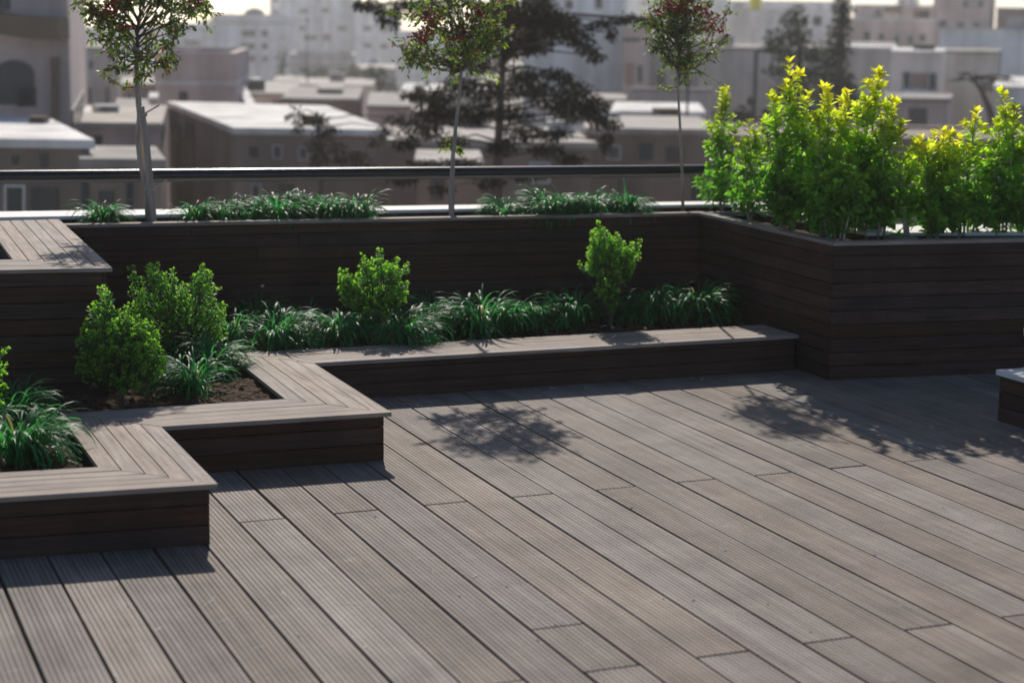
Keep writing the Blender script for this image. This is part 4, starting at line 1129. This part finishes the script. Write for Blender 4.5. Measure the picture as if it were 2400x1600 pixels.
bldg('stepped_block', 'wide pale far block full of small windows left of the pine', [(655, 200), (838, 200), (845, 225), (665, 225)], 8, 'w_far', 'roof_pale',
     [(0, (700, 20, 724, 34)), (0, (752, 18, 772, 32)), (0, (700, 60, 715, 74)), (0, (712, 82, 745, 96)), (0, (752, 78, 778, 98)), (0, (790, 60, 815, 74)), (0, (705, 118, 745, 130), dict(mat='w_white')), (0, (760, 118, 785, 130), dict(mat='w_white')), (0, (795, 118, 808, 132)), (0, (672, 60, 684, 76))], .6, cat='apartment block')
bldg('white_terraces', 'white stepped flats beside the wide far block under the pine branch', [(832, 190), (935, 190), (940, 212), (840, 212)], 36, 'w_white', 'roof_pale', [(0, (850, 60, 872, 74)), (0, (890, 62, 910, 76)), (0, (850, 100, 872, 114)), (0, (890, 102, 910, 116))], .5, cat='apartment block')
bldg('grey_flats', 'grey flats in front of the wide far block', [(680, 120), (828, 120), (832, 132), (690, 132)], 146, 'w_grey', 'roof_pale', [(0, (700, 158, 725, 170)), (0, (745, 158, 770, 170)), (0, (790, 160, 812, 172))], .4)
bldg('car_port', 'house with a pale glassy roof strip in the middle of the roofs', [(700, 75), (872, 75), (880, 84), (712, 84)], 205, 'w_cream', 'roof_tan', [(0, (752, 208, 800, 222)), (0, (820, 210, 850, 225), NF)])
bldg('dark_roof_house', 'house with a dark brown roof edge beyond the bright flat roof', [(660, 46), (838, 46), (850, 54), (690, 54)], 240, 'w_brick', 'roof_grey', [(0, (700, 250, 730, 262), NF)])
bldg('small_pink_house', 'small pinkish house at the right end of the bright flat roof', [(862, 44), (965, 44), (960, 52), (868, 52)], 258, 'w_pink', 'roof_grey', [(0, (935, 268, 950, 285), NF)])
bldg('garden_house', 'grey house with a yellowish roof edge behind the middle tree trunk', [(940, 60), (1140, 60), (1140, 70), (950, 70)], 228, 'w_grey', 'roof_pale', [(0, (1000, 245, 1030, 262), NF)])
bldg('far_terrace', 'far pale flats seen between the middle tree and the pine', [(930, 150), (1120, 150), (1120, 170), (935, 170)], 92, 'w_far', 'roof_pale', [(0, (950, 110, 975, 125)), (0, (1000, 110, 1025, 125)), (0, (1060, 110, 1085, 125)), (0, (950, 145, 975, 160)), (0, (1060, 145, 1085, 160))], .5, cat='apartment block')
bldg('white_block', 'large blank white block right of the big pine', [(1228, 66), (1462, 66), (1470, 80), (1240, 80)], -60, 'w_white', 'roof_pale', [(0, (1394, -30, 1412, 22)), (0, (1325, 2, 1342, 22), NF), (0, (1262, -20, 1285, 18))], cat='apartment block')
t_, P_, z_, o_ = bldg('balcony_house', 'pinkish house with a brown corner and dark window beside the blank white block', [(1462, 60), (1522, 60), (1530, 72), (1466, 72)], 66, 'w_pink', 'roof_pale', [(0, (1491, 152, 1508, 196)), (0, (1466, 148, 1486, 200), dict(framed=False, mat='w_brick')), (0, (1460, 90, 1500, 98), NF)])
bldg('grey_house', 'plain grey house behind the smallest berry tree crown', [(1512, 64), (1640, 64), (1650, 75), (1520, 75)], 100, 'w_grey', 'roof_pale', [(0, (1540, 20 + 150, 1560, 20 + 180), NF)])
bldg('yard_wall', 'dark grey yard wall with metal sheets left of the white long building', [(1490, 50), (1665, 50), (1668, 50.4), (1492, 50.4)], 216, 'w_grey', 'roof_grey', cat='wall')
bldg('white_shed', 'low shed with two white roof strips behind the smallest berry tree', [(1440, 40), (1655, 40), (1640, 44.5), (1450, 44.5)], 272, 'w_dark', 'roof_pale', cat='shed')
bldg('beige_wall_house', 'wide beige grey house below the long white block', [(1600, 66), (1965, 66), (1980, 78), (1610, 78)], 116, 'w_cream', 'roof_grey', [(0, (1845, 170, 1870, 200), NF)])
bldg('long_white_block', 'long white block with a yellow barrel on its roof', [(1690, 84), (1960, 84), (1965, 98), (1700, 98)], 27, 'w_white', 'roof_pale', [(0, (1905, 40, 1925, 60), NF)], cat='apartment block')
p = atD(1770, 27, 88); t = thing('roof_barrel', 'yellow barrel on the roof of the long white block', 'barrel', tuple(p)); mb = MB(); mb.lathe(0, 0, [(.26, .1), (.28, .12), (.28, .62), (.2, .66)], 14); mb.build('drum', M['yellow'], t)
bldg('far_grey_row', 'hazy grey row of flats above the long white block', [(1560, 210), (1990, 210), (1990, 230), (1565, 230)], 2, 'w_far', 'roof_grey', [(0, (1640, 8, 1665, 20)), (0, (1720, 8, 1745, 20)), (0, (1860, 8, 1885, 20))], cat='apartment block')
bldg('pink_row', 'pink house row with five small windows under pale roofs', [(1985, 92), (2196, 92), (2202, 104), (1992, 104)], 47, 'w_pink', 'roof_pale', [(0, (2021, 72, 2041, 99)), (0, (2058, 78, 2074, 98)), (0, (2094, 82, 2110, 108)), (0, (2125, 82, 2142, 108)), (0, (2154, 80, 2170, 100))])
bldg('pale_roof_house', 'pale house with a brown roof box above the pink house row', [(2000, 130), (2190, 130), (2195, 145), (2005, 145)], 14, 'w_cream', 'roof_pale', [(0, (2072, 18, 2112, 30), dict(framed=False, mat='brown'))])
bldg('pink_tower', 'tall pink block with a strip of windows above the white gable wall', [(2186, 112), (2318, 112), (2330, 130), (2200, 130)], -50, 'w_pink', 'roof_grey', [(0, (2240, 52, 2262, 66)), (0, (2278, 52, 2298, 66)), (0, (2255, 0, 2270, 20)), (0, (2290, 0, 2305, 20)), (0, (2200, 48, 2218, 64), NF)], cat='apartment block')
bldg('far_pink_house', 'reddish gabled house at the far picture edge', [(2335, 118), (2560, 118), (2570, 135), (2350, 135)], 22, 'w_brick', 'roof_grey', [(0, (2382, 58, 2410, 70), NF)])
bldg('white_gable_house', 'big white blank walled house near the picture edge', [(2204, 72), (2600, 72), (2600, 86), (2215, 86)], 72, 'w_white', 'roof_pale', [(0, (2420, 100, 2450, 130))])
bldg('grey_shade_house', 'grey house standing in front of the big white blank wall', [(2208, 60), (2344, 60), (2352, 68), (2215, 68)], 126, 'w_grey', 'roof_grey', [(0, (2300, 190, 2330, 215), NF)])
t_, P_, z_, o_ = bldg('veranda_house', 'cream house with two tall dark windows over a white balcony', [(2092, 50), (2212, 50), (2222, 58), (2100, 58)], 128, 'w_cream', 'roof_pale', [(0, (2114, 168, 2134, 208)), (0, (2174, 170, 2196, 214)), (0, (2133, 172, 2173, 206), dict(framed=False, mat='w_brick'))])
q, nrm = quad_on(P_[0], P_[1], 2110, 212, 2180, 234); mb = MB(); slab_quad(mb, q, nrm, .0, .55); o = mb.build('balcony', M['w_white'], t_); o.location = -o_
bldg('gate_house', 'brown front house with a black doorway under the white balcony', [(2085, 44), (2232, 44), (2240, 47), (2095, 47)], 240, 'w_pink', 'roof_grey', [(0, (2130, 254, 2172, 330), NF)])
bldg('grey_side_house', 'grey house between the bushy conifers and the white balcony', [(1960, 62), (2100, 62), (2105, 70), (1970, 70)], 116, 'w_grey', 'roof_pale', [(0, (2030, 60 + 150, 2090, 60 + 172), dict(framed=False, mat='w_white'))])
bldg('white_balcony_house', 'house with a white balcony band at the picture edge', [(2340, 48), (2560, 48), (2560, 58), (2350, 58)], 212, 'w_white', 'roof_pale', [(0, (2350, 250, 2600, 330), dict(framed=False, mat='w_dark'))])
bldg('low_garden_wall', 'dull garden wall behind the shrub tops', [(1660, 34), (2600, 34), (2600, 34.4), (1660, 34.4)], 305, 'w_dark', 'w_dark', cat='wall')
bldg('hill_flats', 'hazy distant flats low on the skyline behind the first berry tree', [(180, 230), (420, 230), (420, 255), (185, 255)], 66, 'w_far', 'roof_grey', [(0, (205, 75, 225, 90)), (0, (250, 75, 270, 90)), (0, (300, 75, 320, 90)), (0, (350, 75, 370, 90))], cat='apartment block')
bldg('mid_flats', 'mid distance grey flats behind the staked tree trunk', [(270, 95), (420, 95), (425, 108), (280, 108)], 150, 'w_grey', 'roof_pale', [(0, (360, 165, 380, 185)), (0, (395, 165, 412, 185))])

# smaller houses and roof rooms filling the quarter
for a in [
    ('roof_room', 'pale roof room on the terrace behind the staked tree', [(190, 33), (262, 33), (266, 35), (194, 35)], 278, 'w_white', 'roof_pale', [(0, (205, 284, 222, 298), NF)], 'roof room'),
    ('brick_house', 'reddish brick house between the grey block and the pinkish house', [(280, 50), (362, 50), (368, 56), (286, 56)], 205, 'w_brick', 'roof_tan', [(0, (296, 218, 312, 240)), (0, (330, 218, 346, 240))], 'house'),
    ('cream_house', 'cream house just above the brown hut roof', [(300, 68), (420, 68), (426, 76), (306, 76)], 172, 'w_cream', 'roof_tan', [(0, (320, 182, 336, 198)), (0, (360, 182, 376, 198))], 'house'),
    ('stair_room', 'small stair room standing on the dark brown edged roof', [(745, 49), (800, 49), (803, 52), (749, 52)], 218, 'w_cream', 'roof_grey', [(0, (762, 224, 778, 240), NF)], 'roof room'),
    ('tan_house', 'tan house left of the car port roof strip', [(640, 82), (704, 82), (712, 90), (648, 90)], 196, 'w_pink', 'roof_tan', [(0, (652, 204, 668, 216)), (0, (680, 204, 694, 216))], 'house'),
    ('grey_row', 'low grey row in front of the white stepped flats', [(832, 100), (925, 100), (930, 110), (838, 110)], 165, 'w_grey', 'roof_tan', [(0, (845, 174, 860, 186)), (0, (880, 174, 895, 186))], 'house'),
    ('ochre_house', 'ochre house low behind the middle tree trunk', [(905, 52), (1010, 52), (1015, 58), (910, 58)], 268, 'w_brick', 'roof_tan', [(0, (925, 276, 942, 292)), (0, (968, 276, 985, 292))], 'house'),
    ('roof_room', 'white roof room on the pale roofed house behind the big pine', [(1290, 31.5), (1345, 31.5), (1342, 32.6), (1290, 32.6)], 300, 'w_white', 'roof_pale', [(0, (1305, 306, 1320, 322), NF)], 'roof room'),
    ('white_house', 'narrow white house under the blank white block beside the pine', [(1255, 52), (1375, 52), (1380, 58), (1260, 58)], 258, 'w_white', 'roof_pale', [(0, (1275, 268, 1292, 288)), (0, (1330, 268, 1347, 288))], 'house'),
    ('peach_house', 'peach house at the foot of the blank white block', [(1378, 56), (1470, 56), (1474, 62), (1382, 62)], 240, 'w_pink', 'roof_tan', [(0, (1395, 252, 1412, 272)), (0, (1435, 252, 1452, 272))], 'house'),
    ('block_house', 'cream block rising behind the grey house near the smallest berry tree', [(1530, 95), (1690, 95), (1695, 105), (1535, 105)], 52, 'w_cream', 'roof_tan', [(0, (1560, 66, 1578, 84)), (0, (1650, 66, 1668, 84)), (0, (1605, 66, 1622, 84))], 'apartment block'),
    ('pink_flat', 'pinkish flat roofed house between the spire conifer and the row of five windows', [(1990, 74), (2095, 74), (2100, 82), (1998, 82)], 108, 'w_pink', 'roof_tan', [(0, (2010, 122, 2028, 145)), (0, (2058, 122, 2076, 145))], 'house'),
    ('roof_room', 'small grey stair room on the big white blank walled house', [(2360, 75), (2430, 75), (2434, 80), (2364, 80)], 44, 'w_grey', 'roof_tan', [], 'roof room'),
    ('far_tower', 'hazy narrow tower above the pink house row', [(2100, 240), (2150, 240), (2152, 250), (2102, 250)], -30, 'w_far', 'roof_grey', [(0, (2112, 0, 2124, 10)), (0, (2130, 0, 2142, 10))], 'tower'),
    ('hill_row', 'hazy row of flats on the skyline over the blank white block', [(1470, 250), (1700, 250), (1705, 265), (1475, 265)], -10, 'w_far', 'roof_grey', [(0, (1500, 2, 1520, 14)), (0, (1560, 2, 1580, 14)), (0, (1640, 2, 1660, 14))], 'apartment block'),
    ('brown_lean_to', 'brown lean to shed in front of the yard house under the pine', [(980, 24), (1130, 24), (1120, 26), (985, 26)], 398, 'w_brick', 'roof_tan', [(0, (1010, 420, 1040, 470), NF)], 'shed')]:
    bldg(a[0], a[1], a[2], a[3], a[4], a[5], a[6], cat=a[7])
# things standing about on the roofs
def cooler(label, px, py, D, w=.8, h=.7, mat='w_grey'):
    w *= .5; h *= .5; p = atD(px, py, D); t = thing('air_cooler', label, 'air cooler', tuple(p), random.uniform(-.6, .2), 'coolers on the roofs')
    mb = MB(); mb.box(-w / 2, w / 2, -w / 2, w / 2, .06, h); mb.build('housing', M[mat], t)
    mb = MB()
    for k in range(5): mb.box(-w * .4, w * .4, -w / 2 - .02, -w / 2 - .002, .08 + k * (h - .1) / 5, .08 + (k + .55) * (h - .1) / 5)
    mb.build('louvre', M['glass'], t)
    mb = MB()
    for sx in (-1, 1): mb.box(sx * w * .42 - .03, sx * w * .42 + .03, -w * .45, w * .45, 0, .058)
    mb.build('feet', M['brown'], t)
def mast(label, px, py, D, h):
    p = atD(px, py, D); t = thing('antenna', label, 'antenna', tuple(p), random.uniform(-.8, .8), 'antennas on the roofs')
    mb = MB(); mb.tube([(0, 0, 0), (0, 0, h)], .025, 6); mb.build('pole', M['teal'], t)
    mb = MB(); mb.tube([(-.5, 0, h * .93), (.6, 0, h * .93)], .015, 5)
    for k in range(6): mb.tube([(-.45 + k * .19, -.3 + .03 * k, h * .93), (-.45 + k * .19, .3 - .03 * k, h * .93)], .01, 4)
    mb.build('aerial', M['teal'], t)
for a in [('brown cooler near the front edge of the bright slanting flat roof', 735, 300, 28.4, .5, .4, 'brown'),
          ('dark cooler at the ridge of the low house by the villa', 92, 305, 23.2, .4, .35, 'brown'),
          ('white cooler on the flat roof behind the staked tree', 248, 278, 33.5, .8, .5, 'w_white'), ('grey cooler on the pale roof behind the big pine trunk', 1105, 310, 33, .8, .7, 'w_grey'),
          ('white cooler on the roof of the long brown house', 1420, 296, 34, .8, .55, 'w_white'), ('brown cooler on the roof of the long brown house', 1560, 290, 35.5, .9, .6, 'brown'),
          ('cream cooler on the car port roof strip house', 790, 198, 80, 1.3, 1.0, 'w_cream'), ('grey cooler over the pink house row', 2050, 44, 96, 1.2, 1.0, 'w_grey'),
          ('dark cooler over the right part of the pink house row', 2160, 44, 96, 1.2, .9, 'brown'), ('grey cooler on the beige grey house roof', 1700, 112, 70, 1.2, .9, 'w_grey'),
          ('dark cooler on the roof of the white balcony villa', 2165, 124, 53, .9, .45, 'teal'), ('pale cooler on the grey apartment roof by the domed tank', 655, 52, 152, 1.8, 1.3, 'w_far')]:
    cooler(*a)
for a in [('thin antenna on the pinkish house behind the slanting roof', 405, 198, 48, 1.6), ('antenna on the roof of the long brown house', 1610, 286, 36, 1.7), ('antenna over the beige grey house', 1655, 114, 69, 2.6), ('antenna on the pink house row', 2110, 45, 95, 3.0), ('antenna on the car port roof strip house', 720, 203, 78, 3.0)]:
    mast(*a)

# lamp post
p0 = atD(1775, 260, 48); b = gp(1775, 48)
t = thing('street_lamp', 'thin dark street lamp in front of the beige grey house', 'street lamp', (b.x, b.y, GZ))
zt_ = zrow(1775, 122, 48) - GZ; mb = MB(); mb.tube([(0, 0, 0), (0, 0, zt_ * .6), (0, 0, zt_)], [.09, .07, .05], 8); mb.build('pole', M['teal'], t)
mb = MB(); ex = Vector((CR[0], CR[1], 0)).normalized(); mb.tube([(0, 0, zt_), tuple(ex * .25 + Vector((0, 0, zt_ + .08)))], .05, 6); mb.tube([tuple(ex * .2 + Vector((0, 0, zt_ + .06))), tuple(ex * .6 + Vector((0, 0, zt_ + .1)))], [.1, .07], 8); mb.build('lamp_head', M['teal'], t)

# ground rising towards the far quarter
mb = MB(); nx, ny = 40, 40
def gh(D): return GZ - .3 + max(0, (D - 70)) * .028
ids = {}
for i in range(nx + 1):
    for j in range(ny + 1):
        x = -320 + 760 * i / nx; y = -60 + 520 * j / ny
        d = (Vector((x, y)) - Vector((CO[0], CO[1]))).dot(Vector((CF[0], CF[1])).normalized())
        ids[i, j] = len(mb.v); mb.v.append((x, y, gh(d) if d < 330 else gh(330)))
for i in range(nx):
    for j in range(ny):
        q = (ids[i, j], ids[i + 1, j], ids[i + 1, j + 1], ids[i, j + 1]); mb.f.append(q); mb.mi.append(0)
        mb.uv += [(0, 0)] * 4; mb.col += [(.5, 0, 0, 1)] * 4
tag(mb.build('ground', M['city_ground']), kind='structure')

# ------------------------------------------------------------------ background trees
def blob_tree(name, label, cat, D, foot, trunk, blobs, col, seed, leafL, leafW, dens=1.0, trunk_r=.12, barkm='twig', depth=.9, droop=.5, group=None, bare=False):
    """foot: pixel x of the foot; trunk: pixel points up the stem; blobs: (px, py, rx, ry) foliage masses in pixels at depth D"""
    g = np.random.default_rng(seed)
    f = gp(foot, D); b = np.array([f.x, f.y, GZ])
    t = thing(name, label, cat, tuple(b), 0, group)
    tp = [np.zeros(3)] + [atD(x, y, D) - b for x, y in trunk]
    mb = MB(); n = len(tp); mb.tube(tp, [trunk_r * (1 - .75 * i / (n - 1)) for i in range(n)], 9); mb.build('trunk', M[barkm], t, smooth=True, recalc=False)
    C, A, N = [], [], []; px = D / FPX
    ex = np.array([CR[0], CR[1], 0]); ey = np.array([CF[0], CF[1], 0]); ey /= np.linalg.norm(ey)
    mb = MB()
    tz = np.array([q[2] for q in tp]); o_ = np.argsort(tz)
    for bx_, by_, rx, ry in blobs:
        c = atD(bx_, by_, D) - b
        dd = g.uniform(-1, 1) * min(depth, rx * px * 1.2); c = c + ey * dd
        zs = min(max(c[2] - abs(c[0]) * .05 + ry * px * .3, tz[o_][1] if len(tz) > 1 else 0), tz.max())
        s0 = np.array([np.interp(zs, tz[o_], np.array(tp)[o_, k]) for k in range(3)])
        m1 = (s0 + c) / 2 + np.array([0, 0, .06])
        mb.tube([s0, m1, c], [max(.009, trunk_r * .22), max(.007, trunk_r * .15), .005], 5)
        k = int(dens * rx * ry * px * px * math.pi / (leafL * leafW) * 1.5) + 6
        v = unit(g.normal(0, 1, (k, 3))) * (g.uniform(0, 1, (k, 1)) ** .45)
        p = c + ex * (v[:, :1] * rx * px) + ey * (v[:, 1:2] * rx * px * .8) + np.array([0, 0, 1.]) * (v[:, 2:] * ry * px)
        C.append(p); A.append(v * .6 + g.normal(0, .5, (k, 3)) + np.array([0, 0, -droop])); N.append(g.normal(0, 1, (k, 3)))
        for q in range(0 if not bare else 5):
            e = c + ex * g.normal(0, rx * px * .7) + np.array([0, 0, g.normal(0, ry * px * .7)])
            mb.tube([m1, c * .5 + e * .5, e], [.02, .014, .006], 4)
    mb.build('branches', M[barkm], t, recalc=False)
    if not bare:
        C = np.concatenate(C); A = np.concatenate(A); N = np.concatenate(N); n = len(C)
        c = np.array(col)[None] * g.uniform(.5, 1.6, (n, 1))
        leaf_mesh('crown', C, A, N, leafL * g.uniform(.6, 1.3, n), leafW * g.uniform(.7, 1.3, n), c, M['leaf_far'], t, .1)
    return t
GT = 'trees and conifers among the roofs'
blob_tree('pine_tree', 'big dark brownish pine with drooping tiers beside the middle berry tree', 'pine', 18, 1168,
    [(1166, 480), (1167, 360), (1172, 250), (1180, 130), (1195, 20), (1205, -140)],
    [(1215, 20, 70, 45), (1270, 30, 45, 40), (1240, 75, 75, 40), (1310, 60, 50, 30), (1350, 85, 45, 22), (1375, 112, 28, 14), (1395, 132, 22, 14), (1160, 40, 55, 45), (1120, 90, 60, 35),
     (1190, 110, 60, 30), (1250, 105, 50, 22), (1330, 48, 30, 18), (1420, 50, 30, 9), (1435, 78, 12, 22), (1475, 42, 45, 12), (1515, 48, 28, 12), (1390, 60, 30, 8), (870, 12, 45, 14), (895, 35, 16, 26), (925, 45, 14, 30), (850, 10, 20, 14), (960, 10, 60, 14), (1020, 20, 60, 22),
     (1130, 150, 60, 22), (1080, 200, 55, 22), (1020, 225, 60, 22), (970, 222, 36, 12), (1150, 215, 75, 28), (1240, 205, 55, 24), (1225, 170, 40, 20), (1300, 170, 40, 14), (1330, 190, 36, 14), (1290, 230, 50, 24), (1350, 225, 55, 30), (1390, 250, 40, 24), (1345, 265, 60, 26), (1405, 280, 30, 20), (1440, 290, 20, 12),
     (1050, 270, 60, 26), (990, 300, 50, 26), (1120, 265, 60, 26), (1200, 265, 55, 22), (950, 330, 36, 18), (1060, 330, 40, 18), (1230, 310, 50, 20), (1300, 310, 36, 16), (1010, 260, 40, 22), (1180, 340, 40, 16), (1280, 350, 45, 16), (1080, 385, 50, 16), (990, 385, 40, 14), (1420, 330, 14, 26), (1230, 410, 40, 16), (1340, 370, 36, 14), (1150, 425, 40, 14), (940, 420, 40, 14), (1035, 440, 34, 12)],
    (.035, .032, .022), 71, .058, .018, 5.2, .058, depth=1.6, droop=.7, group=GT)
blob_tree('pine_tree', 'small brown black pine in front of the bright flat roof', 'pine', 22, 756, [(756, 480), (752, 400), (748, 330), (745, 270)],
    [(690, 268, 26, 12), (715, 285, 26, 12), (745, 285, 26, 14), (752, 310, 26, 14), (740, 340, 24, 20), (745, 370, 22, 24), (790, 345, 22, 16), (800, 372, 30, 14), (835, 365, 24, 12), (860, 385, 24, 14), (780, 300, 22, 10), (700, 300, 14, 10), (880, 330, 20, 12), (905, 300, 22, 14), (930, 280, 30, 14)],
    (.040, .032, .022), 72, .08, .022, 3.0, .045, depth=.7, droop=.6, group=GT)
blob_tree('pine_tree', 'bluish green bushy conifer left of the narrow spire', 'conifer', 42, 1880, [(1880, 300), (1876, 200), (1872, 90), (1866, 25)],
    [(1860, 45, 32, 28), (1830, 90, 36, 24), (1875, 85, 36, 26), (1815, 110, 26, 14), (1850, 130, 42, 20), (1900, 120, 30, 22), (1830, 165, 36, 16), (1880, 170, 46, 24), (1850, 210, 44, 24), (1900, 220, 46, 28), (1860, 260, 46, 26), (1920, 270, 44, 30), (1820, 275, 40, 20)],
    (.05, .075, .05), 73, .13, .05, 3.6, .10, group=GT)
blob_tree('pine_tree', 'tall narrow dark conifer spire beside the bluish bushy one', 'conifer', 40, 1968, [(1968, 300), (1968, 180), (1970, 60), (1978, -60)],
    [(1980, -20, 22, 30), (1976, 25, 24, 30), (1970, 70, 26, 30), (1965, 110, 30, 28), (1960, 150, 34, 26), (1972, 190, 38, 26), (1960, 225, 40, 26), (1985, 215, 30, 20), (1975, 265, 44, 26), (2000, 240, 22, 16), (1940, 190, 22, 16)],
    (.036, .045, .032), 74, .13, .05, 4.0, .12, group=GT)
blob_tree('cypress_tree', 'slim blue grey cypress right of the pale apartment block', 'cypress', 92, 660, [(660, 230), (661, 140)], [(661, 140, 8, 18), (660, 165, 9, 20), (658, 190, 11, 18), (650, 205, 14, 14)], (.05, .075, .07), 75, .35, .12, 2.6, .12, group=GT)
blob_tree('dark_tree', 'dark blue green tree standing between the grey roofs', 'tree', 84, 888, [(888, 260), (886, 190)], [(880, 165, 22, 18), (892, 185, 30, 22), (900, 210, 30, 20), (870, 170, 16, 14)], (.035, .06, .058), 76, .4, .16, 2.6, .2, group=GT)
blob_tree('olive_tree', 'olive toned tree behind the glassy roof strip', 'tree', 95, 830, [(830, 240), (828, 165)], [(828, 160, 18, 20), (835, 178, 22, 14), (815, 180, 16, 12)], (.10, .11, .06), 77, .4, .16, 2.6, .15, group=GT)
blob_tree('hedge_tree', 'low olive bushes in a row before the grey flats', 'bush', 88, 740, [(740, 240), (742, 182)], [(715, 180, 16, 12), (735, 176, 16, 14), (760, 178, 18, 14), (780, 182, 14, 10)], (.11, .10, .06), 78, .4, .16, 2.6, .12, group=GT)
blob_tree('dark_tree', 'dark green shrub top left of the middle tree trunk', 'tree', 55, 985, [(985, 300), (985, 225)], [(965, 218, 22, 10), (995, 212, 30, 10), (1020, 218, 20, 9)], (.025, .045, .02), 79, .3, .12, 2.6, .12, group=GT)
blob_tree('bare_tree', 'bare leaning tree with spread crown in front of the grey house', 'tree', 38, 2330, [(2330, 330), (2322, 265), (2300, 210), (2275, 180)], [(2262, 178, 30, 10), (2335, 190, 40, 8), (2370, 185, 20, 8), (2300, 185, 26, 10), (2240, 190, 16, 8)], (.1, .08, .06), 80, .2, .05, .5, .12, group=GT, bare=True)
blob_tree('dark_tree', 'dark bushes under the grey side house beyond the shrubs', 'bush', 36, 1720, [(1720, 330), (1720, 280)], [(1700, 270, 26, 14), (1740, 262, 30, 16), (1790, 280, 30, 14), (1760, 255, 20, 10)], (.035, .042, .03), 81, .22, .09, 2.6, .1, group=GT)
blob_tree('far_tree', 'hazy grey green treetops on the skyline left of the domed tank', 'tree', 215, 520, [(520, 100), (520, 50)], [(500, 50, 20, 12), (530, 46, 18, 14), (560, 52, 22, 12), (480, 58, 16, 10)], (.08, .09, .07), 82, .9, .4, 2.6, .3, group=GT)

# ================================================================== HAZE
hm = bpy.data.materials.new('haze'); hm.use_nodes = True
hn, hl = hm.node_tree.nodes, hm.node_tree.links
for n_ in list(hn):
    if n_.type == 'BSDF_PRINCIPLED': hn.remove(n_)
pv = hn.new('ShaderNodeVolumePrincipled'); pv.inputs['Color'].default_value = (1.0, .96, .91, 1); pv.inputs['Density'].default_value = .0011; pv.inputs['Anisotropy'].default_value = .55
hl.new(pv.outputs[0], hn['Material Output'].inputs['Volume'])
mb = MB(); mb.box(-330, 450, -70, 470, GZ - 1.6, 24); 
hz = mb.build('haze', hm); tag(hz, kind='stuff')
